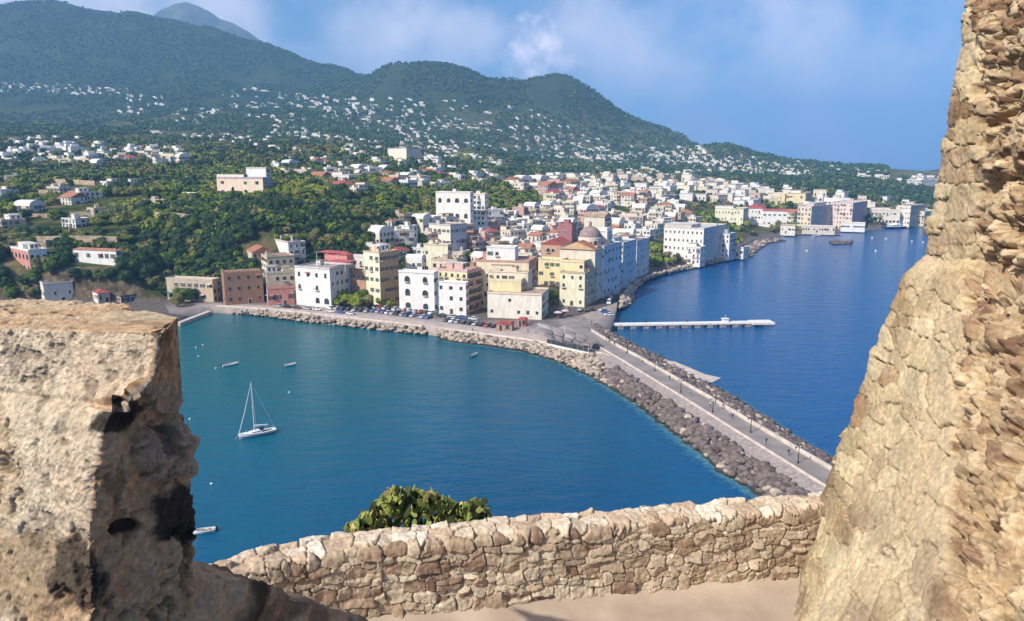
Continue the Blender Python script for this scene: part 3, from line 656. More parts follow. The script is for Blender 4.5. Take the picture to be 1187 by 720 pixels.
    A = np.array([0.50, 0.385, 0.25]); Bc = np.array([0.54, 0.30, 0.14]); K = np.array([0.022, 0.018, 0.018]); Lc = np.array([0.42, 0.29, 0.19]); plas = np.array([0.62, 0.52, 0.39])
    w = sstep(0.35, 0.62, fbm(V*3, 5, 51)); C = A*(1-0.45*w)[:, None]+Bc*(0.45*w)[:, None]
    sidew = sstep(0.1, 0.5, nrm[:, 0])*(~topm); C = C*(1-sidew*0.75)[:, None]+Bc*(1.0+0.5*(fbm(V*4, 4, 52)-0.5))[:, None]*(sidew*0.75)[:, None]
    C = C*(1-smooth*0.6*(1-sidew))[:, None]+plas*(smooth*0.6*(1-sidew))[:, None]
    C = C*(1-0.7*stone_br)[:, None]+np.array([0.30, 0.21, 0.12])*(0.7*stone_br)[:, None]
    C = C*(1-0.7*light)[:, None]+Lc*(0.7*light)[:, None]
    C = C*(1-0.4*pit)[:, None]
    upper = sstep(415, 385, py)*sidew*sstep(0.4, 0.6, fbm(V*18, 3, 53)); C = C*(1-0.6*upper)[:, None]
    C = C*(1-holes*0.93)[:, None]+K*(holes*0.93)[:, None]; C *= (1+0.35*(fbm(V*26, 3, 54)-0.5)*2)[:, None]
    C = np.clip(C, 0.008, 0.8)
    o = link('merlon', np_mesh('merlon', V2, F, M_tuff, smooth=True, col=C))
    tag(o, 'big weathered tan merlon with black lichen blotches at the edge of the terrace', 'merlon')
    # sloping buttress running down from it, in its own shade
    a0, a1, a2 = PY(205, 668, 3.15), PY(300, 682, 3.75), PY(425, 726, 4.6)
    b = np.array((-0.45, 0.30, -0.02)); dwn = np.array((0.0, 0.0, -2.2)); k1 = 190
    t = np.linspace(0, 1, k1); ridge = np.stack([pchip([0, 0.5, 1], [a0[i], a1[i], a2[i]], t) for i in range(3)], 1)
    s1 = np.linspace(0, 1, 130)[:, None, None]; faceg = ridge[None]+(dwn+np.array((0.25, -0.25, 0)))*s1
    s2 = np.linspace(0, 1, 40)[:, None, None]; topg = ridge[None]+b*s2
    s3 = np.linspace(0, 1, 60)[:, None, None]; backg = (ridge+b)[None]+dwn*s3
    V, F = weld([faceg[::-1], topg, backg]); nrm = normals_of(V, F)
    if nrm[:, 2][np.argmax(V[:, 2])] < 0: F = F[:, ::-1]; nrm = -nrm
    disp = (fbm(V*3, 5, 4)-0.5)*0.16+(fbm(V*9, 4, 6)-0.5)*0.08+(fbm(V*50, 3, 6)-0.5)*0.01
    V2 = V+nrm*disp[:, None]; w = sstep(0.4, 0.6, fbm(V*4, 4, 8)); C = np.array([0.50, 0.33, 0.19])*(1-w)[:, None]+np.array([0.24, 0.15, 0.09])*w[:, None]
    px, py = proj(V[:, 0], V[:, 1], V[:, 2]); C *= (1-0.85*np.exp(-(((px-296+0.1*(py-700))/12)**4)))[:, None]*np.ones((1, 3))  # upright dark stripe: a shadow painted into the stone colour
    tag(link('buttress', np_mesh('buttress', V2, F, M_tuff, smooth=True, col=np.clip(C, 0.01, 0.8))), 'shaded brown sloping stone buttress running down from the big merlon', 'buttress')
merlon()

def prickly_pear():
    root = empty('prickly_pear', tuple(P(480, 608, H-5.4)), 0, 'bushy green prickly pear cactus growing behind the low parapet wall', 'cactus')
    o = np.array(root.location); r = random.Random(5)
    m1 = noisy('cactus_green', (0.30, 0.33, 0.07), (0.14, 0.19, 0.05), scale=4, rough=0.6, lo=0.4, hi=0.6)
    m2 = noisy('cactus_yellow', (0.50, 0.43, 0.16), (0.32, 0.22, 0.09), scale=6, rough=0.6)
    m3 = noisy('cactus_dark', (0.07, 0.10, 0.03), (0.04, 0.06, 0.02), scale=5, rough=0.7)
    mb = MB()
    # ellipse outline of the clump in the picture: 405..565 x 562..612
    def top(px): return np.interp(px, [400, 415, 440, 455, 480, 500, 520, 535, 550, 562, 572], [610, 600, 575, 564, 566, 568, 577, 584, 577, 580, 600])
    Yc = P(480, 600, H-4.3)[1]+1.05
    for k in range(850):
        px = r.uniform(402, 570); ty = float(top(px)); py = ty+3+abs(r.gauss(0, 1))*26; Y = Yc+r.uniform(-0.45, 0.45)
        c = PY(px, py, Y); 
        if c[2] < H-5.6: continue
        w, h_ = r.uniform(0.03, 0.06), r.uniform(0.05, 0.10); a = r.uniform(0, math.tau); tilt = r.uniform(-0.7, 0.7); yaw = r.uniform(0, math.tau)
        vs = []; n = 8
        for sgn in (-1, 1):
            for i in range(n):
                q = math.tau*i/n; x, z = w*math.cos(q)*(0.8+0.2*math.sin(q)), h_*math.sin(q)
                p = Vector((x, sgn*0.006, z)); p.rotate(Matrix.Rotation(tilt, 3, 'Y')); p.rotate(Matrix.Rotation(r.uniform(-.02, .02)+0.5*math.sin(a), 3, 'X')); p.rotate(Matrix.Rotation(yaw, 3, 'Z'))
                vs.append(np.array(p)+c-o)
        fs = [tuple(range(n))[::-1], tuple(range(n, 2*n))]+[(i, (i+1) % n, (i+1) % n+n, i+n) for i in range(n)]
        mb.add(vs, fs, r.choices([m1, m2, m3], [5, 2, 3])[0])
    mb.obj('pads', root, smooth=False)
    st = MB()
    for k in range(22):
        px = r.uniform(410, 560); p1 = PY(px, float(top(px))+14, Yc)-o; p0 = np.array((p1[0]*0.8, r.uniform(-0.1, 0.4), -0.9)); st.tube([p0, (p0+p1)/2+np.array((0, 0, .05)), p1], [0.03, 0.025, 0.015], m3, 5)
    st.obj('stems', root)
prickly_pear()
# ------------------------------------------------------------------ quays, causeway, boulders
def resample(pl, n):
    pl = np.asarray(pl, float); d = np.concatenate([[0], np.cumsum(np.linalg.norm(np.diff(pl, axis=0), axis=1))]); t = np.linspace(0, d[-1], n)
    return np.stack([np.interp(t, d, pl[:, i]) for i in range(pl.shape[1])], 1)
def pxline(pts, z): return np.array([P(a, b, z) for a, b in pts])
def ribbon(name, L_, R_, mat, kind='structure', n=80, thick=None, label=None, cat=None, bump=0):
    """a strip between two lines; with thick it gets side walls down to z-thick"""
    a, b = resample(L_, n), resample(R_, n); rows = [a, b]
    if thick:
        a2, b2 = a.copy(), b.copy(); a2[:, 2] -= thick; b2[:, 2] -= thick; rows = [a2, a, b, b2]
    G = np.stack(rows, 0); V = G.reshape(-1, 3); F = grid_faces(len(rows), n)
    o = link(name, np_mesh(name, V, F, mat)); return tag(o, label, cat, None, kind if not cat else None)
# line of the causeway: inner foot of its right parapet
RP = pxline([(672, 376), (704, 396), (739, 415), (824, 464), (871, 492), (970, 550)], 4.0)
_dir = RP[-1]-RP[-2]; _dir /= np.linalg.norm(_dir); RP = np.vstack([RP, RP[-1]+_dir*75]); RP = resample(RP, 140)
_t = np.gradient(RP, axis=0); _t /= np.linalg.norm(_t, axis=1, keepdims=True); NRM = np.stack([-_t[:, 1], _t[:, 0], 0*_t[:, 0]], 1)   # towards +x?
if NRM[70, 0] < 0: NRM = -NRM                                     # now points right (open sea side)
def off(d, z, a=0, b=None): q = RP+NRM*d; q = q.copy(); q[:, 2] = z; return q[a:b]
tag(ribbon('causeway_road', off(-6.0, 4.004), off(0, 4.004), M_asphalt, n=140), kind='structure')
def wallstrip(name, pts, w, h, z0, mat, label, cap=None):
    """a low wall following a line"""
    pts = resample(pts, max(2, int(len(pts)))); t = np.gradient(pts, axis=0); t /= np.linalg.norm(t, axis=1, keepdims=True); nn = np.stack([-t[:, 1], t[:, 0], 0*t[:, 0]], 1)
    a, b = pts-nn*w/2, pts+nn*w/2; zs = lambda q, z: np.column_stack([q[:, :2], np.full(len(q), z)])
    G = np.stack([zs(a, z0), zs(a, z0+h), zs(b, z0+h), zs(b, z0)], 0)
    root = link(name, np_mesh(name, G.reshape(-1, 3), grid_faces(4, len(pts)), mat)); tag(root, label, 'wall')
    return root
wallstrip('causeway_parapet', off(0.45, 4, 8), 0.8, 0.95, 3.9, M_conc, 'pale parapet wall on the open sea side of the causeway road')
wallstrip('causeway_parapet', off(-6.3, 4, 22), 0.6, 0.55, 3.9, M_conc, 'low pale parapet on the harbour side of the causeway road')
ribbon('sea_wall_slope', off(-6.6, 4.0, 30), off(-10.0, 3.0, 30), M_masonry, n=120)
ribbon('sea_wall_top', off(0.85, 3.9), off(2.2, 3.4), M_masonry, n=120)
# core under the road
def core():
    G = np.stack([off(-17, -2), off(-10, 2.7), off(-6.5, 3.9), off(-6.0, 3.99), off(0, 3.99), off(2.2, 3.3), off(9, -2)], 0)
    tag(link('causeway_bed', np_mesh('causeway_bed', G.reshape(-1, 3), grid_faces(7, 140), M_masonry)), kind='structure')
core()
# quay platform in front of the town
QUAY_IN = [(190, 352), (250, 350), (350, 351), (430, 357), (500, 364), (560, 371), (640, 371), (672, 366), (716, 350)]
QUAY_OUT = [(196, 362), (250, 355.5), (300, 358.5), (350, 363), (400, 369), (450, 374), (492, 379.5), (512, 382), (560, 389), (610, 395), (650, 402), (690, 402), (704, 392), (714, 362)]
def quay():
    a = pxline(QUAY_IN, 3.0); b = pxline(QUAY_OUT, 3.0)
    ribbon('promenade', a, b, M_paving, n=90, thick=4)
quay()
wallstrip('quay_wall', pxline([(252, 355), (300, 358), (350, 362.5), (400, 368.5), (450, 373.5), (490, 378.5)], 3), 0.7, 1.0, 2.6, M_conc, 'pale low wall along the harbour promenade left of the parked cars')
wallstrip('quay_wall', pxline([(510, 381), (560, 387.5), (610, 394), (650, 401), (700, 411), (735, 427)], 3), 0.8, 1.1, 2.6, M_conc, 'pale low wall along the waterfront below the restaurant terrace')
# small mole at the left end of the quay
def mole():
    mb = MB(); a, b = P(243, 360, 1.6), P(206, 374, 1.6); t = (b-a)/np.linalg.norm(b-a); n = np.array((-t[1], t[0], 0))
    mb.prism([tuple((a-n*1.2)[:2]), tuple((b-n*1.2)[:2]), tuple((b+n*1.2)[:2]), tuple((a+n*1.2)[:2])], -2, 1.5, M_conc)
    tag(mb.obj('mole'), 'narrow pale concrete mole at the left end of the harbour quay', 'mole')
mole()
# long pier with a pale deck
def pier():
    a, b = P(702, 375.5, 2.0), P(891, 372.5, 2.0); t = (b-a)/np.linalg.norm(b-a); n = np.array((-t[1], t[0], 0)); Lg = np.linalg.norm(b-a)
    root = empty('pier', (a[0], a[1], 0), math.atan2(t[1], t[0]), 'long narrow pier with a white deck and dark openings beneath', 'pier')
    d = MB(); d.box(0, Lg, -1.9, 1.9, 1.35, 2.0, M_white); d.box(Lg-8, Lg+1.5, -3.0, 3.0, 1.2, 2.05, M_white); d.obj('deck', root)
    p = MB(); 
    for i in range(12):
        x = 6+i*(Lg-10)/11; m = MB(); m.box(x-1.3, x+1.3, -1.7, 1.7, -2, 1.35, M_masonry); m.obj('pillar', root)
    for i in range(3): 
        m = MB(); x = Lg*0.25*(i+1); m.lathe([(0.25, 2.0), (0.2, 2.5), (0.32, 2.55), (0.32, 2.7), (0, 2.72)], M_dark, 8, at=(x, 1.5, 0)); m.obj('bollard', root)
    h = MB(); x = Lg*0.73; h.box(x-1.2, x+1.2, -.9, .9, 2.0, 3.4, M_white); h.box(x-1.5, x+1.5, -1.2, 1.2, 3.4, 3.6, M_white); h.tube([(x, 0, 3.6), (x, 0, 5.2)], .08, M_white); h.obj('ticket_hut', root)
pier()
def slip():
    q = [P(756, 416, 1.2), P(782, 419, 1.2), (P(818, 434, 0.9)), P(836, 438, 0.1), P(824, 444, 0.1), P(806, 441, 1.0), P(776, 432, 1.2)]
    mb = MB(); n = len(q); lo = [np.array((p[0], p[1], -2)) for p in q]
    mb.add(q+lo, [tuple(range(n))[::-1], ]+[(i, (i+1) % n, (i+1) % n+n, i+n) for i in range(n)], M_conc); o = mb.obj('boat_slip'); tag(o, kind='structure')
slip()

def boulder_meshes():
    out = []
    import bmesh
    for k in range(8):
        bm = bmesh.new(); bmesh.ops.create_icosphere(bm, subdivisions=2, radius=1)
        v = np.array([q.co[:] for q in bm.verts]); r = random.Random(k); sc = np.array((1.0, r.uniform(.65, .9), r.uniform(.55, .75)))
        # facet the ball with random cutting planes so that it reads as broken rock
        for j in range(9):
            d = np.array([r.gauss(0, 1) for _ in range(3)]); d /= np.linalg.norm(d); c = r.uniform(.55, .8); p = v@d; v = v-np.outer(np.maximum(p-c, 0)*0.85, d)
        v = v*(1+0.25*(fbm(v*1.6+k*9, 3, k)-0.5)[:, None])*sc
        F = np.array([[x.index for x in f.verts] for f in bm.faces]); bm.free()
        for q, m in enumerate(M_boul): out.append(np_mesh('boulder', v, F, m))
    return out
BOUL = boulder_meshes()
BV = [np.array([v.co[:] for v in m.vertices]) for m in BOUL]; BF = [np.array([p.vertices[:] for p in m.polygons]) for m in BOUL]
rocks = []
def band(inner, outer, z1, z0, size, pale, where, dens=1.0, power=1.0):
    a, b = resample(inner, 400), resample(outer, 400); Lg = np.linalg.norm(np.diff(b, axis=0), axis=1).sum(); Wd = np.linalg.norm(a-b, axis=1)[:, None].mean()
    n = int(Lg*Wd/(size*size)*2.3*dens); r = random.Random(len(rocks)+3)
    for i in range(n):
        k = r.randrange(400); t = r.random(); s = size*(0.4+1.05*r.random()**1.3); p = a[k]*(1-t)+b[k]*t
        z = z1*(1-t**power)+z0*t**power+r.uniform(-.25, .35)*size*.5
        rocks.append((p[0]+r.uniform(-.5, .5), p[1]+r.uniform(-.5, .5), z, s*0.62, r.uniform(0, math.tau), r.uniform(-.6, .6), r.random() < pale, where))
def emb(name, inner, outer, z1, z0):
    a, b = resample(inner, 90), resample(outer, 90); a[:, 2] = z1-.5; b[:, 2] = z0-1.2
    m = (a+b)/2; m[:, 2] = (z1*1.0+z0)/2-.6
    tag(link(name, np_mesh(name, np.stack([a, m, b], 0).reshape(-1, 3), grid_faces(3, 90), M_masonry)), kind='structure')
I1 = pxline([(252, 356), (300, 359), (350, 364), (400, 370), (450, 375.5), (492, 381)], 2.6); O1 = pxline([(250, 360), (275, 364), (320, 369.5), (360, 375), (400, 379), (450, 384.5), (494, 388.5)], 0)
I2a = pxline([(510, 382.5), (560, 389), (610, 395.5), (650, 402.5), (690, 412)], 3.2); I2b = off(-10.2, 3.0, 38); I2 = np.vstack([I2a, I2b])
O2 = np.vstack([pxline([(506, 392), (530, 397), (560, 400), (610, 408), (650, 420), (690, 439), (720, 457), (744, 473), (779, 501), (814, 529), (843, 551), (871, 569)], 0), [P(871, 569, 0)+_dir*k for k in (25, 55)]])
I3 = np.vstack([pxline([(690, 378), (704, 385)], 3.4), off(2.0, 3.4, 22)]); O3 = np.vstack([pxline([(700, 381), (718, 391), (734, 400), (762, 413), (800, 434), (833, 451), (866, 471), (895, 490), (923, 509), (951, 525), (980, 539)], 0), [P(980, 539, 0)+_dir*k for k in (25, 70)]])
I4 = pxline([(720, 354), (722, 340), (735, 327), (760, 317), (800, 306), (845, 297), (866, 292)], 3.0); O4 = pxline([(717, 360), (733, 352), (736, 337), (750, 324), (780, 317), (815, 309), (850, 301), (876, 296)], 0)
for nm, i, o, z1 in (('rock_bank', I1, O1, 2.4), ('rock_bank', I2, O2, 3.0), ('rock_bank', I3, O3, 3.2), ('rock_bank', I4, O4, 2.8)): emb(nm, i, o, z1, 0)
band(I1, O1, 2.6, -0.1, 1.7, 0.85, 'quay'); band(I2a, resample(O2[:7], 50), 3.0, -0.1, 1.7, 0.75, 'quay')
band(I2b, resample(O2[5:], 60), 3.0, -0.2, 1.95, 0.06, 'harbour side', 1.15, 1.3); band(I3, O3, 3.2, -0.2, 1.55, 0.12, 'sea side', 1.2, 1.2); band(I4, O4, 2.8, -0.2, 2.2, 0.9, 'cove', 1.0)
# headland rocks before the far town
band(pxline([(858, 290), (880, 279), (900, 277)], 1.0), pxline([(870, 296), (890, 283), (910, 279)], 0), 1, -.3, 2.5, 0.4, 'headland')
# dark reef in the far bay
band(pxline([(962, 280), (986, 280)], .3), pxline([(962, 284), (986, 284)], 0), .4, -.3, 2.6, 0, 'reef', 0.8)
def place_rocks():
    sh = []
    for k, q in enumerate(rocks):
        d = math.sqrt(q[0]**2+q[1]**2+(H-q[2])**2); px, py = proj(q[0], q[1], q[2]); vis = 190 < px < 985 and py < 600
        sh.append((-(q[3]/d) if vis else 1, k))
    sh.sort(); top = set(k for _, k in sh[:298]); Vs = []; Fs = []; Ms = []; offv = 0
    lab = {'quay': ('pale boulder in the rock bank below the harbour quay', 'boulders along the quay'),
           'harbour side': ('dark grey boulder heaped on the harbour side of the causeway', 'boulders on the harbour side of the causeway'),
           'sea side': ('grey boulder on the open sea side of the causeway', 'boulders on the sea side of the causeway'),
           'cove': ('pale boulder lining the cove beyond the pier', 'boulders lining the cove'), 'headland': ('boulder at the foot of the far headland', 'boulders of the headland'), 'reef': ('dark reef rock awash in the far bay', 'reef rocks')}
    for k, (x, y, z, s, rz, tl, pale, wh) in enumerate(rocks):
        mi = (k % 8)*2+(1 if pale else 0)
        if k in top:
            o = link('boulder', BOUL[mi], None, (x, y, z), 0, (s, s, s)); o.rotation_euler = (tl, tl*.7, rz); tag(o, lab[wh][0], 'boulder', lab[wh][1])
        else:
            m = Matrix.Rotation(rz, 3, 'Z')@Matrix.Rotation(tl, 3, 'X'); Vs.append(BV[mi]@np.array(m).T*s+np.array((x, y, z))); Fs.append(BF[mi]+offv); Ms.append(np.full(len(BF[mi]), int(pale))); offv += len(BV[mi])
    tag(link('boulders', np_mesh('boulders', np.vstack(Vs), np.vstack(Fs), M_boul, np.concatenate(Ms))), kind='stuff')
place_rocks()
print('ROCKS', len(rocks))
# foam where the water meets the rocks
def foam():
    m, nt, b = newmat('sea_foam'); N = nt.nodes.new; L = nt.links.new
    g = N('ShaderNodeNewGeometry'); n = N('ShaderNodeTexNoise'); n.inputs['Scale'].default_value = 0.7; n.inputs['Detail'].default_value = 8; n.inputs['Roughness'].default_value = 0.7; L(g.outputs['Position'], n.inputs['Vector'])
    a = N('ShaderNodeAttribute'); a.attribute_name = 'col'; r = N('ShaderNodeMath'); r.operation = 'MULTIPLY_ADD'; r.inputs[1].default_value = 0.42; L(a.outputs['Fac'], r.inputs[0]); 
    s = N('ShaderNodeMath'); s.operation = 'SUBTRACT'; L(n.outputs['Fac'], s.inputs[0]); s.inputs[1].default_value = 0.66; L(s.outputs[0], r.inputs[2])
    mr = N('ShaderNodeMapRange'); mr.inputs['From Max'].default_value = 0.25; mr.inputs['To Max'].default_value = 0.32; L(r.outputs[0], mr.inputs['Value']); L(mr.outputs[0], b.inputs['Alpha'])
    b.inputs['Base Color'].default_value = (0.22, 0.50, 0.52, 1); b.inputs['Roughness'].default_value = 0.6
    for O, w in ((O2, 5), (O3, 3)):
        q = resample(O, 220); t = np.gradient(q, axis=0); t /= np.linalg.norm(t, axis=1, keepdims=True)+1e-9; nn = np.stack([-t[:, 1], t[:, 0], 0*t[:, 0]], 1); sg = -1 if O is O2 else 1
        if nn[110, 0]*sg < 0: nn = -nn
        G = np.stack([q-nn*1.5, q+nn*0.5, q+nn*w], 0); G[:, :, 2] = 0.03; c = np.repeat(np.array([1, .9, 0.0]), 220)[:, None]*np.ones((1, 3))
        tag(link('foam', np_mesh('foam', G.reshape(-1, 3), grid_faces(3, 220), m, col=c)), kind='stuff')
foam()
# ------------------------------------------------------------------ buildings
def win_mesh(kind, shut=None, w=1.1, h=1.7):
    mb = MB(); f = 0.10; T_ = M_white if kind != 'plain' else M_shut[2]
    if kind in ('rect', 'plain', 'door'):
        z0, z1 = (-h/2, h/2)
        mb.box(-w/2, w/2, -0.03, 0.05, z0, z1, M_glass)
        mb.box(-w/2-f, -w/2, -0.08, 0.05, z0-f, z1+f, T_); mb.box(w/2, w/2+f, -0.08, 0.05, z0-f, z1+f, T_); mb.box(-w/2, w/2, -0.08, 0.05, z1, z1+f, T_); mb.box(-w/2, w/2, -0.12, 0.05, z0-f, z0, T_)
        if kind != 'plain': mb.box(-0.03, 0.03, -0.05, -0.03, z0, z1, T_)
        if shut:
            for s in (-1, 1): mb.box(s*(w/2+f)-(0.5*w if s < 0 else 0), s*(w/2+f)+(0.5*w if s > 0 else 0), -0.10, -0.04, z0, z1, shut)
    else:   # arch
        n = 8; pts = [(-w/2, -h/2), (w/2, -h/2)]+[(w/2*math.cos(math.pi*i/n), h/2-w/2+w/2*math.sin(math.pi*i/n)) for i in range(n+1)]
        mb.vprism(pts, -0.03, 0.05, M_glass)
        out = [(x*(1+2*f/w) if abs(x) > 1e-6 else 0, z*(1+1.6*f/h)) for x, z in pts]; k = len(pts)
        vs = [(p[0], -0.10, p[1]) for p in pts]+[(p[0], -0.10, p[1]) for p in out]+[(p[0], 0.05, p[1]) for p in out]+[(p[0], -0.02, p[1]) for p in pts]
        fs = []
        for i in range(k):
            j = (i+1) % k; fs += [(i, j, j+k, i+k), (i+k, j+k, j+2*k, i+2*k), (i+3*k, j+3*k, j, i)]
        mb.add(vs, fs, T_)
    return mb.mesh('window')
WIN = {('rect', 0): win_mesh('rect', M_shut[0]), ('rect', 1): win_mesh('rect', M_shut[1]), ('rect', 2): win_mesh('rect'), ('plain', 0): win_mesh('plain', None, 1.0, 1.3), ('plain', 1): win_mesh('plain', None, 1.3, 1.5),
       ('arch', 0): win_mesh('arch', None, 1.4, 2.1), ('arch', 1): win_mesh('arch', None, 2.6, 2.9), ('arch', 2): win_mesh('arch', None, 2.2, 2.0), ('door', 0): win_mesh('door', None, 1.1, 2.3), ('door', 1): win_mesh('door', M_shut[1], 1.2, 2.3), ('wide', 0): win_mesh('plain', None, 2.6, 1.5)}
def balcony_mesh(w=2.2):
    mb = MB(); mb.box(-w/2, w/2, -1.0, 0, -0.12, 0, M_white)
    for x in np.linspace(-w/2+.05, w/2-.05, 8): mb.box(x-.02, x+.02, -1.0, -.96, 0, .95, M_dark)
    mb.box(-w/2, w/2, -1.02, -.95, .93, 1.0, M_dark); return mb.mesh('balcony')
BALC = balcony_mesh(); BALCW = balcony_mesh(4.5)
doorm = MB(); doorm.box(-.7, .7, -.06, .05, 0, 2.3, M_shut[1]); doorm.box(-.85, -.7, -.1, .05, 0, 2.45, M_white); doorm.box(.7, .85, -.1, .05, 0, 2.45, M_white); doorm.box(-.7, .7, -.1, .05, 2.3, 2.45, M_white); DOOR = doorm.mesh('door')
def facade(root, side, wl, h, r, style='mix', skip=0.12, fh=3.3, z0=0.0, arcade=False, dens=3.1, balc=0.12, cols=None, floors=None):
    """windows, a door and balconies on the right (side 0, runs along +x) or left (side 1, along +y) face"""
    nf = floors or max(1, int(round(h/fh))); fh = h/nf; nc = cols or max(1, int(round(wl/dens))); base = r.choice([('rect', 0), ('rect', 1), ('rect', 2), ('plain', 0), ('plain', 1)]) if style == 'mix' else style
    lim = 90//max(1, 2)
    for f in range(nf):
        for c in range(nc):
            if r.random() < skip: continue
            x = (c+0.5)*wl/nc+r.uniform(-.12, .12); z = z0+(f+0.52)*fh
            if side == 0: loc, rz = (x, 0, z), 0
            else: loc, rz = (0, x, z), -math.pi/2
            if f == 0 and c == nc//2 and not arcade: 
                o = link('door', DOOR, root, (loc[0], loc[1], z0), rz); continue
            k = base
            if style == 'mix' and r.random() < .22: k = r.choice([('rect', 0), ('rect', 1), ('rect', 2), ('plain', 0), ('plain', 1), ('wide', 0)])
            if f == 0 and arcade: k = ('arch', 1)
            elif style == 'mix' and r.random() < 0.12: k = ('door', r.randrange(2))
            sc = r.uniform(.85, 1.12); link('window', WIN[k], root, loc, rz, (sc, 1, r.uniform(.85, 1.1)))
            if r.random() < .05 and wl > 5: aw = link('awning', r.choice(AWN), root, (loc[0], loc[1], z+1.0), rz)
            if f > 0 and (k[0] == 'door' or r.random() < balc): link('balcony', BALC, root, (loc[0], loc[1], z-1.1), rz)
def awning_mesh(c):
    mb = MB(); mb.add([(-1.1, 0, .2), (1.1, 0, .2), (1.1, -1.1, -.25), (-1.1, -1.1, -.25), (-1.1, -1.1, -.45), (1.1, -1.1, -.45), (-1.1, 0, .16), (1.1, 0, .16), (1.1, -1.08, -.29), (-1.1, -1.08, -.29)], [(3, 2, 1, 0), (4, 5, 2, 3), (6, 7, 8, 9)], c); return mb.mesh('awning')
AWN = [awning_mesh(noisy('awning_green', (.06, .2, .12), scale=1)), awning_mesh(noisy('awning_cream', (.6, .5, .36), scale=1)), awning_mesh(noisy('awning_rust', (.4, .15, .08), scale=1))]
WH, CRM, YEL, PNK, ORA, TAN, GRY, BRK, PAL, SAL = (0.80, 0.79, 0.76), (0.74, 0.66, 0.50), (0.78, 0.69, 0.42), (0.62, 0.40, 0.36), (0.60, 0.35, 0.17), (0.55, 0.45, 0.33), (0.62, 0.60, 0.60), (0.35, 0.20, 0.13), (0.78, 0.72, 0.63), (0.62, 0.27, 0.22)
FOOT = []   # footprints (x, y, radius)
def roofmesh(kind, wr, wl, h, m, r, mw):
    mb = MB()
    if kind == 'flat':
        mb.box(-.12, wr+.12, -.12, wl+.12, h, h+.18, m); p = 0.22; ph = r.choice([0.5, 0.7, 0.9])
        for a in ((-.1, wr+.1, -.1, -.1+p), (-.1, wr+.1, wl+.1-p, wl+.1), (-.1, -.1+p, -.1+p, wl+.1-p), (wr+.1-p, wr+.1, -.1+p, wl+.1-p)): mb.box(*a, h+.18, h+.18+ph, mw)
    elif kind == 'gable':      # ridge runs along the longer side
        rh = 0.24*min(wr, wl)
        if wl >= wr:
            mb.vprism([(-.4, h), (wr+.4, h), (wr/2, h+rh+.1)], -.3, wl+.3, m)
        else:
            v = [(-.3, -.4, h), (-.3, wl+.4, h), (-.3, wl/2, h+rh+.1), (wr+.3, -.4, h), (wr+.3, wl+.4, h), (wr+.3, wl/2, h+rh+.1)]
            mb.add(v, [(0, 2, 1), (3, 4, 5), (0, 3, 5, 2), (1, 2, 5, 4), (0, 1, 4, 3)], m)
    elif kind == 'hip':
        e = .35; rh = 0.2*min(wr, wl)+.2; k = min(wr, wl)/2; cx0, cx1, cy0, cy1 = k*.95, wr-k*.95, k*.95, wl-k*.95
        v = [(-e, -e, h), (wr+e, -e, h), (wr+e, wl+e, h), (-e, wl+e, h)]
        if wr >= wl: v += [(cx0, wl/2, h+rh), (cx1, wl/2, h+rh)]; fs = [(0, 1, 5, 4), (1, 2, 5), (2, 3, 4, 5), (3, 0, 4), (3, 2, 1, 0)]
        else: v += [(wr/2, cy0, h+rh), (wr/2, cy1, h+rh)]; fs = [(0, 1, 4), (1, 2, 5, 4), (2, 3, 5), (3, 0, 4, 5), (3, 2, 1, 0)]
        mb.add(v, fs, m)
    elif kind == 'vault':      # whitewashed barrel
        n = 8; a = wr/2; pts = [(a-a*math.cos(math.pi*i/n), h+a*0.55*math.sin(math.pi*i/n)) for i in range(n+1)]; mb.vprism(pts[::-1], 0.01, wl-.01, m)
    elif kind == 'crenel':
        mb.box(.3, wr-.3, .3, wl-.3, h-.4, h-.2, m)
        n = max(4, int(wr/1.3)); 
        for i in range(n): mb.box(i*wr/n, (i+.55)*wr/n, 0, .4, h, h+.9, mw)
        n = max(4, int(wl/1.3))
        for i in range(1, n): mb.box(0, .4, i*wl/n, (i+.55)*wl/n, h, h+.9, mw)
    return mb.mesh('roof')
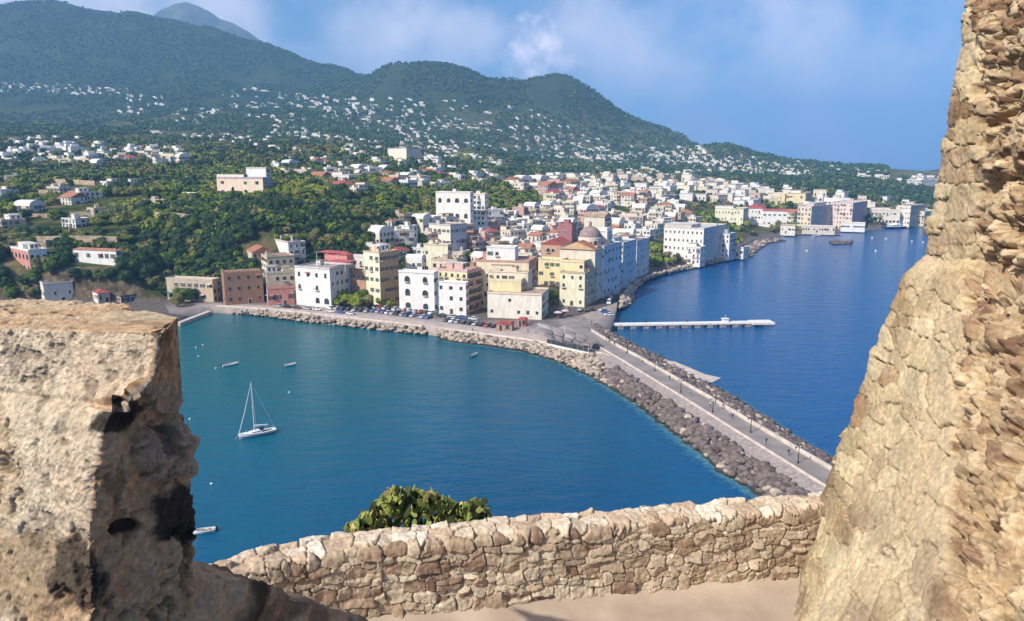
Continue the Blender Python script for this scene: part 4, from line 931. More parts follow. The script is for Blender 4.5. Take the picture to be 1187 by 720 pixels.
def building(x, y, z0, a, wr, wl, h, cr, cl=None, roof='flat', rm=None, r=None, name='town_house', label=None, cat='house', group=None, front='both', st0='mix', st1='mix', sink=2.0,
             extras=True, arc0=False, arc1=False, fh=3.3, dens=3.1, skip=0.12, balc=0.12, c0=None, c1=None, f0=None, f1=None, foot=True):
    r = r or rnd; root = empty(name, (x, y, z0), a, label, cat, group); m = plaster(cr); ml = plaster(cl) if cl else m
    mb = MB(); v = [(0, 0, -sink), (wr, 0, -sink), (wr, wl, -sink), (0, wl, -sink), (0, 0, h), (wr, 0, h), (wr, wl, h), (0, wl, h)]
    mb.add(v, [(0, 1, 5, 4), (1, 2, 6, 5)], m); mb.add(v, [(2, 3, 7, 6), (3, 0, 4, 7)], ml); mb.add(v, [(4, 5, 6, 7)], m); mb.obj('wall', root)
    rm = rm or r.choice(M_roof); link('roof', roofmesh(roof, wr, wl, h, rm, r, m), root)
    if front in ('both', 'r') and wr > 2.2: facade(root, 0, wr, h, r, st0, skip, fh, arcade=arc0, dens=dens, balc=balc, cols=c0, floors=f0)
    if front in ('both', 'l') and wl > 2.2: facade(root, 1, wl, h, r, st1, skip, fh, arcade=arc1, dens=dens, balc=balc, cols=c1, floors=f1)
    if extras and roof == 'flat' and min(wr, wl) > 5:
        e = MB(); w = r.uniform(2.2, 3.2); ex, ey = r.uniform(.5, wr-w-.5), r.uniform(wl*.3, max(wl*.31, wl-w-.5)); e.box(ex, ex+w, ey, ey+w, h+.18, h+2.5, m); e.box(ex-.15, ex+w+.15, ey-.15, ey+w+.15, h+2.5, h+2.65, rm); e.obj('stair_hut', root)
        if min(wr, wl) > 7.5 and r.random() < .5:
            a0, a1 = (0.0, r.uniform(.35, .6)) if r.random() < .5 else (r.uniform(.4, .6), 1.0); b0 = r.uniform(.3, .5); u = MB(); hh = r.uniform(2.6, 3.0); u.box(wr*a0+.15, wr*a1-.15, wl*b0, wl-.15, h+.18, h+hh, plaster(r.choice([WH, PAL, cr]))); u.box(wr*a0, wr*a1, wl*b0-.2, wl, h+hh, h+hh+.16, rm); up = u.obj('upper_storey', root)
            for q in (.3, .7): link('window', WIN[('plain', 0)], up, (wr*(a0+(a1-a0)*q), wl*b0, h+1.6), 0)
        if r.random() < .3 and min(wr, wl) > 6:
            u = MB(); px_, py_ = wr*r.uniform(.05, .4), wl*r.uniform(.02, .2); u.box(px_, px_+3.2, py_, py_+3, h+2.4, h+2.5, r.choice([M_terra, M_shut[1], M_roof[1]])); [u.box(px_+i, px_+i+.1, py_+j, py_+j+.1, h+.18, h+2.4, M_white) for i in (0, 3.1) for j in (0, 2.9)]; u.obj('pergola', root)
        if r.random() < .6:
            c = MB(); cx, cy_ = r.uniform(.8, wr-.8), r.uniform(.8, wl-.8); c.box(cx-.3, cx+.3, cy_-.3, cy_+.3, h+.18, h+1.5, m); c.box(cx-.4, cx+.4, cy_-.4, cy_+.4, h+1.5, h+1.62, M_terra); c.obj('chimney', root)
        if r.random() < .45:
            t = MB(); cx, cy_ = r.uniform(1.2, wr-1.2), r.uniform(1.2, wl-1.2); t.lathe([(0, .18), (.6, .18), (.6, 1.3), (0, 1.45)], r.choice([M_white, M_shut[2]]), 10, at=(cx, cy_, h)); t.obj('water_tank', root)
        if r.random() < .4:
            t = MB(); cx, cy_ = r.uniform(1, wr-1), r.uniform(1, wl-1); t.tube([(cx, cy_, h+.18), (cx, cy_, h+3.4)], .04, M_dark, 4); [t.tube([(cx-.5, cy_, h+q), (cx+.5, cy_, h+q)], .03, M_dark, 4) for q in (2.7, 3.0, 3.3)]; t.obj('antenna', root)
    if foot:
        c, s = math.cos(a), math.sin(a); FOOT.append((x+c*wr/2-s*wl/2, y+s*wr/2+c*wl/2, 0.5*math.hypot(wr, wl)))
    return root
def solve_len(C, d, px_t):
    """how far to go from C along d until the projection reaches px_t"""
    lo, hi = 0.5, 120; f = lambda t: proj(C[0]+d[0]*t, C[1]+d[1]*t, C[2])[0]-px_t; s = f(0.01) > 0
    if (f(hi) > 0) == s: return None
    for _ in range(40):
        m = (lo+hi)/2
        if (f(m) > 0) == s: lo = m
        else: hi = m
    return lo
def hero(label, pl, pc, pr, top, Y, adeg, cr, cl=None, wr=None, wl=None, name='town_house', base=None, seed=None, **k):
    u, t = ray(pc, top); v = (top-360)/FPX
    C = PY(pc, top, Y); z0 = float(T(C[0], Y)) if base is None else base; z0 = max(z0, 2.9); a = R(adeg)
    cap = 26 if Y < 420 else 60
    if wr is None: wr = min(cap, solve_len(C, (math.cos(a), math.sin(a)), pr) or 8)
    if wl is None: wl = min(cap, solve_len(C, (-math.sin(a), math.cos(a)), pl) or 8)
    return building(C[0], C[1], z0, a, wr, wl, max(2.5, C[2]-z0), cr, cl, r=random.Random(seed if seed is not None else int(pc*7+top)), name=name, label=label, **k)
BR2 = (0.42, 0.22, 0.13); LYL = (0.79, 0.76, 0.58)
hero('square brown tuff building with crenellated roof at the left end of the quay', 247, 259, 304, 317, 341, 27, BRK, BRK, name='castle_house', roof='crenel', f0=3, c0=4, f1=3, c1=2, st0=('plain', 0), st1=('plain', 1), skip=0.05, balc=0, wl=11)
hero('old tan arcaded wall house left of the brown crenellated building', 186, 246, 249, 326, 349, 75, TAN, TAN, wr=6, roof='flat', arc1=True, f1=2, c1=7, extras=False)
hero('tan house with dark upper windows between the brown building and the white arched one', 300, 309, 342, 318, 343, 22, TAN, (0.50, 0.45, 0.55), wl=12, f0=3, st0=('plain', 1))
hero('terracotta pink ground floor block before the tan quay house', 304, 310, 341, 336, 339.5, 22, SAL, SAL, wl=2.6, f0=1, extras=False, c0=4, st0=('door', 1), balc=0)
hero('taller tan house rising behind the terracotta pink quay block', 291, 309.5, 341, 299, 361, 30, (0.58, 0.49, 0.37), CRM, wl=14, st0=('plain', 1), f0=4)
hero('cream house with a terracotta tile roof behind the brown crenellated building', 279, 292, 318, 293, 376, 30, (0.62, 0.42, 0.30), CRM, roof='gable', rm=M_terra)
hero('plain white tower house standing above the tan quay houses', 318, 334, 354, 282, 377, 35, GRY, WH, front='r', extras=True)
hero('white quay house with arched windows and a red pergola on its roof', 341.5, 382, 409, 313, 334, 64, GRY, WH, f1=3, c1=4, st1=('arch', 0), arc1=True, f0=4, c0=5, st0=('arch', 0), skip=0.1)  # grey right wall: its shade is put into the plaster
hero('salmon pink rooftop house behind the white arched quay house', 376, 402, 410, 296, 352, 62, SAL, SAL, f1=3, f0=3, rm=M_red, roof='hip')
hero('pale grey flat house left of the tall yellow and orange one', 402, 421, 427, 299, 353, 66, GRY, PAL, f1=4)
hero('brick orange narrow house left of the tall yellow one', 407, 424, 428, 315, 343, 66, (0.45, 0.26, 0.18), (0.5, 0.29, 0.2), f1=3)
hero('tall cream yellow house with orange side wall behind the trees of the quay', 421, 439.5, 461.5, 294, 337, 52, (0.60, 0.40, 0.20), LYL, wr=None, f0=5, c0=4, f1=5, c1=3, skip=0.1, st0=('rect', 1), st1=('rect', 0), balc=0.2)
hero('wide bright white quay house with three rows of broad arched loggias', 462, 503, 508, 318, 321.5, 70, WH, WH, f1=3, c1=2, st1=('arch', 1), arc1=True, skip=0, f0=3, c0=2)
hero('white block with a pale upper terrace right of the loggia house', 505.5, 540, 543, 329, 318.5, 70, WH, WH, f1=3, c1=3, st1=('plain', 1))
hero('tall house with yellow front and pink balcony side behind the white block', 507, 541.5, 557.5, 316, 324, 62, PNK, YEL, f0=5, c0=5, balc=0.6, f1=5, st0=('door', 1), skip=0.05)
hero('broad cream white waterfront building with an archway near the red kiosk', 565, 628, 636, 343, 309.5, 77, CRM, (0.80, 0.76, 0.66), f1=2, c1=6, st1=('plain', 0), extras=False, skip=0.45, balc=0)
hero('plain bright yellow block on top of the cream white waterfront building', 567, 604, 608, 327, 318, 77, YEL, YEL, front='r', extras=False)
hero('cream terrace house directly above the plain bright yellow block', 566, 612, 617, 317, 324, 77, CRM, CRM, front='l', f1=4, skip=0.5, balc=0)
hero('long cream house with a railed roof terrace above the yellow block', 552, 613, 622, 305, 331, 77, (0.55, 0.30, 0.24), CRM, f1=5, c1=7, skip=0.2)
hero('two white rooftop rooms above the long cream terrace house', 564, 597, 601, 288, 339, 77, WH, WH, front='l', f1=5, skip=0.5, extras=False)
hero('tan house left of the narrow brown street beside the yellow block', 540, 552, 560, 312, 334, 70, (0.4, 0.26, 0.18), TAN)
hero('tall pale yellow corner house facing the square by the pier', 649, 678, 692, 318, 338, 66, (0.60, 0.50, 0.36), LYL, f1=4, c1=3, st1=('plain', 0), f0=4, c0=4, balc=0.5, skip=0.25, roof='flat')
hero('deep yellow upper storey set back above the tall pale yellow corner house', 650, 677, 688, 305, 344, 66, YEL, YEL, f1=5, skip=0.7, balc=0, extras=False)
hero('yellow cream wing to the left of the pedimented church', 624, 650, 654, 302, 361, 66, YEL, YEL, f1=4, skip=0.3)
# the white row facing the cove; blue-grey shade put into its right-hand walls
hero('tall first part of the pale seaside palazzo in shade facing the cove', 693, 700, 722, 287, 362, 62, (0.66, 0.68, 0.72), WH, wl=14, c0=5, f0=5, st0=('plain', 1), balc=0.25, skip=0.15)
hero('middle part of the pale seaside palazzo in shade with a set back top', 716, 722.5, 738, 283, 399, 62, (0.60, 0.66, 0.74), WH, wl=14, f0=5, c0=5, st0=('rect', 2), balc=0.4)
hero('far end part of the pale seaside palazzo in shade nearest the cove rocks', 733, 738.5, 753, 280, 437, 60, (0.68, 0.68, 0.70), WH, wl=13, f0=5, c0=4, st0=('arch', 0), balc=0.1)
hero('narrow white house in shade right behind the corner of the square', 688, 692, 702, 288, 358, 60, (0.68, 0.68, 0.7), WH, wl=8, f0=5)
# the big white palace on the point
hero('large white palace on the point with tall windows and a shaded end wall', 770, 816, 842, 266, 497, 55, (0.60, 0.56, 0.52), (0.80, 0.78, 0.74), f1=4, c1=9, st1=('rect', 2), f0=4, c0=5, st0=('arch', 0), balc=0.15, skip=0.05, base=3)  # end wall plaster dimmed to stand for its shade
hero('small white annexe at the corner of the large white palace', 797, 812, 818, 288, 485, 55, WH, WH, base=3, f1=3)
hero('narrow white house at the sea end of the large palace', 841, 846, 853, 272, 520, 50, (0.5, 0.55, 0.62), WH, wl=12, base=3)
hero('low white house among the rocks at the tip of the point', 852, 862, 868, 288, 528, 50, PAL, WH, wl=9, base=2.9, f0=1, f1=1)
hero('long cream yellow seaside house with even rows of windows', 829, 862, 868, 243, 715, 62, CRM, LYL, f1=3, c1=9, st1=('rect', 2), base=6)
hero('white villa with a long red tiled roof above the far beach', 884, 913, 916, 245, 735, 70, WH, WH, roof='gable', rm=M_red, f1=2, c1=5, base=6)
hero('white gabled house joined to the left of the long red roofed villa', 867, 886, 889, 242, 745, 70, WH, WH, roof='hip', rm=M_red, f1=3, base=6)
hero('pale yellow tall house behind the red roofed villa', 890, 910, 917, 226, 900, 62, CRM, YEL, f1=5, base=5)
hero('bright yellow block house left of the white bell tower', 912, 934, 942, 225, 880, 62, TAN, YEL, f1=4, skip=0.6, balc=0, base=5)
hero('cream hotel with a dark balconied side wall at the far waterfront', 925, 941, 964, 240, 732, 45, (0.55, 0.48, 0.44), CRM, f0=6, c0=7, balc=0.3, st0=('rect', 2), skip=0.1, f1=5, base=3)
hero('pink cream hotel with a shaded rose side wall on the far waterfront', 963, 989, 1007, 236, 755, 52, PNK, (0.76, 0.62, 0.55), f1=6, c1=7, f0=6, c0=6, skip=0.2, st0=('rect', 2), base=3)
hero('long low white building behind the pink cream hotel', 953, 986, 992, 231, 850, 66, WH, WH, f1=2, c1=9, base=12)
hero('low cream boathouse row with arches behind the white yachts', 1010, 1044, 1048, 244, 800, 72, PAL, (0.72, 0.66, 0.56), arc1=True, f1=2, c1=8, base=3)
hero('square three storey tower house at the end of the far waterfront', 1046, 1056, 1073, 239, 800, 40, TAN, PAL, wl=14, f0=4, f1=4, base=3)
hero('cream annexe right of the square tower house', 1062, 1072, 1088, 246, 812, 40, CRM, CRM, wl=12, base=3, f0=3)
hero('long white villa with arched windows in the woods above the far bay', 1052, 1068, 1092, 209, 1190, 30, WH, WH, wl=24, f0=3, c0=8, st0=('arch', 1), base=None)
hero('white terraced villa with a round balcony amid the woods', 1014, 1030, 1036, 204, 1330, 60, PAL, WH, f1=3, c1=6)
hero('long low arcaded quay terrace in front of the cream hotel', 930, 968, 972, 263, 712, 66, PAL, (0.66, 0.58, 0.5), base=1.5, f1=1, c1=12, st1=('arch', 0), extras=False, wr=7)
hero('low white bathing terrace on the quay below the pink cream hotel', 975, 1003, 1008, 259.5, 742, 66, PAL, WH, base=1.5, f1=1, c1=8, extras=False, wr=7)
hero('low stone quay house behind the far beach right of the red roofed villa', 905, 922, 926, 262, 705, 66, TAN, PAL, base=2, f1=1, c1=4, extras=False, wr=7)
# left plateau and cliff
hero('square rose cream palazzo with green shutters on the wooded cliff top', 251, 304.5, 316, 207.5, 470, 64, (0.42, 0.36, 0.44), (0.76, 0.62, 0.50), f1=2, c1=4, st1=('rect', 0), f0=2, c0=2, balc=0.15, skip=0.1)  # dark violet right wall carries its shade in the plaster colour
hero('white rear wing rising behind the rose cream palazzo', 285, 308, 313, 195.5, 492, 64, WH, WH, front='r')
hero('large white house with two rows of arches in the woods behind the old town', 505, 545, 549, 224, 470, 70, WH, WH, f1=3, c1=4, st1=('arch', 1), skip=0.1, balc=0)
hero('white house half hidden right of the large white arched house', 548, 562, 566, 226, 486, 70, PAL, WH)
hero('tall windowless cream block on the hill above the old town', 449.5, 471, 488, 172, 900, 35, (0.42, 0.40, 0.40), (0.80, 0.75, 0.64), front='none', extras=False, sink=12)
hero('long low white wing right of the windowless cream block', 489, 508, 512, 182, 905, 66, WH, WH, front='l', sink=12)
hero('red and white cliff house with arched loggias at the left edge of the harbour', -8, 33, 54, 292, 357, 50, WH, SAL, f1=2, c1=5, st1=('arch', 1), f0=2, c0=3, st0=('arch', 0), balc=0, base=15, sink=4)
hero('low white veranda house with a terracotta roof on the cliff', 78, 134, 141, 291, 358, 74, WH, WH, roof='hip', rm=M_terra, f1=1, c1=7, st1=('door', 1), base=21, sink=3)
hero('grey flat roofed boathouse below the red and white cliff house', 17, 50, 84, 331, 345, 40, PAL, PAL, f0=1, f1=1, extras=False, wl=9)
hero('small hut with a red tiled roof at the foot of the cliff', 97, 113, 127, 340, 347, 45, TAN, WH, roof='hip', rm=M_red, f0=1, f1=1)
hero('low dark shed beside the hut with the red tiled roof', 128, 140, 158, 345, 348, 45, (0.10, 0.11, 0.16), TAN, f0=1, f1=1, extras=False)
hero('cream farmhouse with a roof terrace among the gardens', 170, 190, 203, 217, 560, 60, TAN, PAL, f1=2)
hero('low rose cream garden house below the farmhouse', 168, 196, 204, 243, 465, 66, TAN, (0.66, 0.54, 0.46), f1=1, c1=5)
hero('white garden house with a dark porch right of the low rose cream one', 212, 226, 232, 232, 490, 60, WH, GRY, f1=2)
hero('bright cream double house with a violet shaded side on the slope behind the quay', 463, 474, 484, 263, 425, 50, WH, WH, f1=3)
hero('long pale grey house with a flat roof in the middle of the old town', 497, 522, 541, 262, 430, 55, (0.52, 0.52, 0.56), PAL, f0=3, c0=6, f1=3)
hero('pale yellow house with small dark windows above the loggia house', 491, 519, 524, 285, 375, 70, CRM, LYL, f1=3, c1=4, skip=0.4)
hero('cream terrace house behind the yellow fronted tall house', 500, 530, 536, 303, 345, 70, TAN, (0.72, 0.6, 0.48), f1=4)
hero('white barrel vaulted house between the yellow house and the pale grey one', 470, 489, 494, 299, 352, 72, PAL, WH, roof='vault', rm=M_white, f1=3)
hero('house with a purple brown wall beside the church dome', 647, 663, 668, 261, 395, 68, (0.36, 0.16, 0.17), (0.38, 0.17, 0.18), f1=4, c1=5, skip=0.3)
hero('brown nave house with a red tile roof left of the church', 627, 650, 662, 284, 378, 66, PAL, (0.52, 0.34, 0.24), roof='gable', rm=M_red, f1=4, st1=('arch', 2))

def church():
    root = empty('church', (0, 0, 0), 0, 'cream church with a tiled pediment and a brown ribbed dome beside its square bell tower', 'church')
    a = R(66); C = PY(690, 290, 352); g = max(3, float(T(C[0], C[1]))); root.location = (C[0], C[1], g); root.rotation_euler = (0, 0, a); h = C[2]-g; m = plaster((0.72, 0.66, 0.55)); wl = solve_len(C, (-math.sin(a), math.cos(a)), 649); dp = 24
    mb = MB(); mb.box(0, dp, 0, wl, -2, h, m); mb.obj('nave', root)
    rf = MB(); p = [(-.4, h), (wl+.4, h), (wl/2, h+3.8)]; vs = [(-.4, y, z) for y, z in p]+[(dp, y, z) for y, z in p]
    rf.add(vs, [(0, 2, 1), (3, 4, 5), (0, 3, 5, 2), (1, 2, 5, 4), (0, 1, 4, 3)], M_terra); rf.obj('roof', root)
    ped = MB(); p = [(-.1, h+.05), (wl+.1, h+.05), (wl/2, h+3.5)]; vs = [(-.75, y, z) for y, z in p]+[(-.45, y, z) for y, z in p]; ped.add(vs, [(0, 2, 1), (3, 4, 5), (0, 3, 5, 2), (1, 2, 5, 4), (0, 1, 4, 3)], plaster((0.60, 0.42, 0.24))); ped.obj('pediment', root)
    d = MB(); cx, cy_ = dp*0.62, wl*0.42; rad = 5.6; d.lathe([(rad+.3, h), (rad+.3, h+4.6), (rad, h+4.8)], m, 24, at=(cx, cy_, 0)); d.obj('drum', root)
    do = MB(); do.lathe([(rad*math.cos(t), h+4.8+rad*0.95*math.sin(t)) for t in np.linspace(0, 1.45, 9)]+[(.7, h+11), (.7, h+12), (0, h+12.6)], noisy('dome_lead', (0.36, 0.27, 0.24), (0.22, 0.16, 0.15), scale=1), 16, at=(cx, cy_, 0)); do.obj('dome', root)
    for i in range(8):
        t = math.tau*i/8; link('window', WIN[('arch', 0)], root, (cx+math.cos(t)*(rad+.32), cy_+math.sin(t)*(rad+.32), h+2.3), t+math.pi/2)
    for y in (wl*.25, wl*.5, wl*.75): link('window', WIN[('arch', 0)], root, (0, y, h*0.7), -math.pi/2)
    FOOT.append((C[0]+2, C[1]+14, 14))
    # bell tower
    C = PY(704, 267.5, 372); g = max(3, float(T(C[0], C[1]))); r2 = empty('bell_tower', (C[0], C[1], g), R(60), 'square white bell tower right of the brown ribbed dome', 'bell tower'); hh = C[2]-g; w = 6.6; m2 = plaster((0.78, 0.74, 0.66))
    b = MB(); b.box(0, w, 0, w, -2, hh, m2); b.obj('shaft', r2)
    for z in (hh-.5, hh-7): c = MB(); c.box(-.3, w+.3, -.3, w+.3, z, z+.4, m2); c.obj('cornice', r2)
    for z in (hh-3.5, hh-10):
        link('window', WIN[('arch', 0)], r2, (0, w/2, z), -math.pi/2); link('window', WIN[('arch', 0)], r2, (w/2, 0, z), 0)
    c = MB(); c.box(.4, w-.4, .4, w-.4, hh, hh+1.2, m2); c.obj('parapet', r2); FOOT.append((C[0], C[1]+5, 7))
    # gabled church further back
    C = PY(701, 252, 470); building(C[0], C[1], float(T(C[0], C[1])), R(62), 12, 14, C[2]-float(T(C[0], C[1])), PAL, (0.70, 0.64, 0.52), 'gable', M_roof[1], random.Random(4), 'church', 'cream gabled church front in the middle of the old town', 'church', st1=('arch', 0), f1=2, c1=3)
    # white bell tower over the far waterfront
    C = PY(952, 228, 800); r3 = empty('bell_tower', (C[0], C[1], 3), R(55), 'slender white bell tower with an onion cap in the far waterfront town', 'bell tower'); hh = C[2]-3
    b = MB(); b.box(-2.4, 2.4, -2.4, 2.4, -1, hh, M_white); b.obj('shaft', r3); c = MB(); c.lathe([(2.5, hh), (2.7, hh+.4), (1.9, hh+1), (2.1, hh+2.6), (1.2, hh+4.6), (.3, hh+6), (0, hh+7.6)], M_white, 12); c.obj('cap', r3)
    for z in (hh-3, hh-9): link('window', WIN[('arch', 1)], r3, (-2.4, 0, z), -math.pi/2); link('window', WIN[('arch', 1)], r3, (0, -2.4, z), 0)
church()
def pergola_roofs():
    for pc, top, Y, a, wr, wl, lab in ((400, 305, 336, 64, 9, 12, 'red canopied rooftop pergola on the white arched quay house'), (392, 294, 354, 62, 8, 14, 'pink roofed pergola behind the red rooftop canopy')):
        C = PY(pc, top, Y); r = empty('pergola', (C[0], C[1], C[2]), R(a), lab, 'pergola'); m = noisy('red_canvas', (0.50, 0.12, 0.13), (0.38, 0.09, 0.10), scale=1)
        t = MB(); t.box(0, wr, 0, wl, 0, .15, m); t.obj('canopy', r)
        for x in (.2, wr-.2):
            for y in (.2, wl/2, wl-.2): p = MB(); p.box(x-.08, x+.08, y-.08, y+.08, -4, 0, M_white); p.obj('post', r)
pergola_roofs()
# ---- procedural part of the town
HS = []
def in_poly(px, py, poly): return bool(inside(np.array([px]), np.array([py]), np.array(poly))[0])
def scatter(poly, n, seed, wmin, wmax, hmin, hmax, gap=0.75, cols=None, clump=0.0, tries=30, group=''):
    r = random.Random(seed); x0, x1 = min(p[0] for p in poly), max(p[0] for p in poly); y0, y1 = min(p[1] for p in poly), max(p[1] for p in poly); got = 0
    for _ in range(n*tries):
        if got >= n: break
        px, py = r.uniform(x0, x1), r.uniform(y0, y1)
        if not in_poly(px, py, poly): continue
        q = hit(px, py)
        if not q or q[2] < 2.5: continue
        x, y, z = q
        if clump and float(fbm(np.array([[px/30, py/6.5, seed]]), 3, seed)[0]) < clump: continue
        w, d = r.uniform(wmin, wmax), r.uniform(wmin, wmax)
        if clump or group.startswith('houses of the village under'): w, d = r.uniform(7, 11), r.uniform(9, 25)*(1.15 if y > 1800 else 1)
        rad = 0.5*math.hypot(w, d)
        if any((x-a)**2+(y-b)**2 < ((rad+c)*gap)**2 for a, b, c in FOOT if abs(y-b) < 60): continue
        if not bool(inside(np.array([x]), np.array([y]))[0]) or dist_line(np.array([x]), np.array([y]), SH)[0] < 14: continue
        FOOT.append((x, y, rad)); HS.append((x, y, z, w, d, r.uniform(hmin, hmax), R(r.choice([50, 62, 70, 66, 35])+r.uniform(-8, 8)), r.choice(cols), group, r.random())); got += 1
    return got
LCR = (0.76, 0.71, 0.60)
warm = [WH, WH, WH, WH, PAL, PAL, PAL, LCR, LCR, CRM, TAN, PNK, (0.70, 0.6, 0.52), LYL]
wht = [WH, WH, WH, WH, PAL, PAL, CRM, (0.72, 0.6, 0.5)]
ZN = []
ZN.append(('old town', scatter([(455, 272), (500, 262), (560, 262), (600, 256), (640, 250), (668, 262), (660, 290), (640, 318), (560, 318), (540, 310), (430, 312), (440, 290)], 75, 1, 7, 12, 6, 11, 0.72, warm, group='houses of the old town')))
ZN.append(('town b', scatter([(640, 228), (700, 218), (760, 224), (800, 250), (815, 262), (770, 272), (750, 300), (730, 290), (700, 275), (670, 260), (640, 245)], 85, 2, 9, 15, 7, 12, 0.7, warm, group='houses behind the cove')))
ZN.append(('town c', scatter([(590, 222), (650, 210), (730, 207), (830, 213), (890, 222), (925, 225), (925, 240), (870, 244), (800, 235), (740, 224), (640, 236)], 90, 3, 11, 19, 7, 12, 0.66, warm, group='houses of the upper town')))
ZN.append(('d', scatter([(910, 224), (990, 233), (1045, 238), (1085, 246), (1085, 256), (1000, 256), (920, 262)], 26, 4, 10, 18, 7, 12, 0.7, warm, group='houses of the far waterfront')))
ZN.append(('e', scatter([(0, 166), (100, 160), (150, 172), (215, 176), (215, 190), (140, 192), (100, 196), (0, 194)], 75, 5, 10, 17, 4, 7, 0.7, wht, group='houses of the plateau village')))
ZN.append(('f', scatter([(315, 186), (420, 182), (520, 198), (640, 208), (640, 222), (560, 215), (490, 225), (400, 230), (315, 205)], 64, 6, 9, 15, 4, 7, 0.8, wht, group='houses among the garden trees')))
ZN.append(('g', scatter([(0, 205), (230, 200), (230, 262), (150, 264), (0, 280)], 12, 16, 8, 15, 3.2, 5.5, 0.9, [TAN, PAL, (0.7, 0.6, 0.52), WH], group='houses among the garden trees')))
n_mid = len(HS)
far = [('slope', [(130, 112), (300, 104), (420, 118), (560, 142), (700, 163), (860, 180), (880, 196), (800, 208), (600, 202), (450, 186), (330, 178), (200, 160), (130, 142)], 470, 7, 0.55), ('village', [(0, 98), (75, 99), (150, 105), (150, 112), (0, 108)], 60, 8, 0), ('mid', [(290, 104), (360, 112), (560, 120), (600, 132), (500, 140), (420, 134), (290, 118)], 50, 9, 0.5),
       ('right', [(780, 166), (880, 184), (1000, 196), (1090, 205), (1088, 222), (1000, 207), (860, 204), (780, 180)], 95, 10, 0.42), ('strip', [(600, 162), (760, 174), (860, 186), (860, 196), (700, 190), (600, 178)], 90, 11, 0.4), ('flank', [(590, 125), (650, 135), (690, 150), (640, 160), (590, 150)], 14, 12, 0)]
for nm, poly, n, sd, cl in far: scatter(poly, n, sd, 7, 17, 3.0, 6.2, 0.95, [(.74,.73,.70), (.78,.77,.74), (.68,.64,.57), (.62,.55,.46)], cl, 14, group={'village': 'houses of the village under the dark mountain', 'right': 'houses on the far crest above the bay'}.get(nm, 'houses scattered on the far hillside'))
print('HOUSES', ZN, n_mid, len(HS))
CN = {WH: 'white', CRM: 'cream', LCR: 'light cream', YEL: 'yellow', PNK: 'pink', TAN: 'tan', PAL: 'off-white', LYL: 'pale yellow'}
WHERE = {'houses of the old town': 'packed into the old town behind the quay', 'houses behind the cove': 'in the dense town behind the cove', 'houses of the upper town': 'in the upper town under the dark wood',
         'houses of the far waterfront': 'near the far waterfront', 'houses of the plateau village': 'in the village on the left plateau', 'houses among the garden trees': 'among the garden trees of the middle slope',
         'houses of the village under the dark mountain': 'in the village strung below the dark mountain', 'houses on the far crest above the bay': 'on the far crest above the bay', 'houses scattered on the far hillside': 'scattered on the distant hillside'}
def place_houses():
    protos = {}; order = sorted(range(n_mid), key=lambda i: HS[i][1]); farL = sorted(range(n_mid, len(HS)), key=lambda i: HS[i][1])
    budget = 232; single = (order+farL)[:max(0, budget)]; rest = (order+farL)[budget:]
    for i in single:
        x, y, z, w, d, h, a, c, g, q = HS[i]; near = y < 1150; r = random.Random(i)
        cn = CN.get(c, 'beige'); rk = r.choices(['flat', 'gable', 'hip', 'vault'], [8, 1.3, 1.3, 1.2])[0] if near else 'flat'; rm = {'gable': M_terra, 'hip': r.choice([M_terra, M_red]), 'vault': M_white}.get(rk)
        word = {'flat': 'flat roofed', 'gable': 'gabled tile roofed', 'hip': 'hipped tile roofed', 'vault': 'barrel vaulted'}[rk]
        lab = '%s %s house %s' % (cn, word, WHERE[g])
        ky = (c, rk, near, round(w/3), round(d/3), round(h/2.5))
        if ky not in protos:
            o = building(x, y, z, a, round(w/3)*3, round(d/3)*3, max(4, round(h/2.5)*2.5), c, tuple(min(.82, v*1.0) for v in c), rk, rm, r, 'town_house', lab, 'house', '%s, %s %s' % (g, cn, word), front='both' if near else 'none', extras=near, foot=False, sink=6, skip=0.2, balc=0.08)
            protos[ky] = o
        else:
            o = copy_tree(protos[ky]); o.location = (x, y, z); o.rotation_euler = (0, 0, a); o['label'] = lab; o['group'] = '%s, %s %s' % (g, cn, word)
    mb = MB()
    for i in rest:
        x, y, z, w, d, h, a, c, g, q = HS[i]; m = plaster(c); mb.box(0, w, 0, d, -7, h, m, a, (x, y, z)); mb.box(-.3, w+.3, -.3, d+.3, h, h+.5, M_roof[2 if q > .4 else 0], a, (x, y, z))
        if q > .35: mb.box(w*.15, w*.7, d*.4, d*.95, h+.5, h+3.2, m, a, (x, y, z))
        if q < .5:
            for k in range(3): mb.box(-.06, 0.02, d*(k+.35)/3, d*(k+.65)/3, h*.25, h*.6, M_glass, a, (x, y, z))
            for k in range(3): mb.box(w*(k+.35)/3, w*(k+.65)/3, -.06, 0.02, h*.25, h*.6, M_glass, a, (x, y, z))
    tag(mb.obj('distant_houses'), kind='stuff')
place_houses()
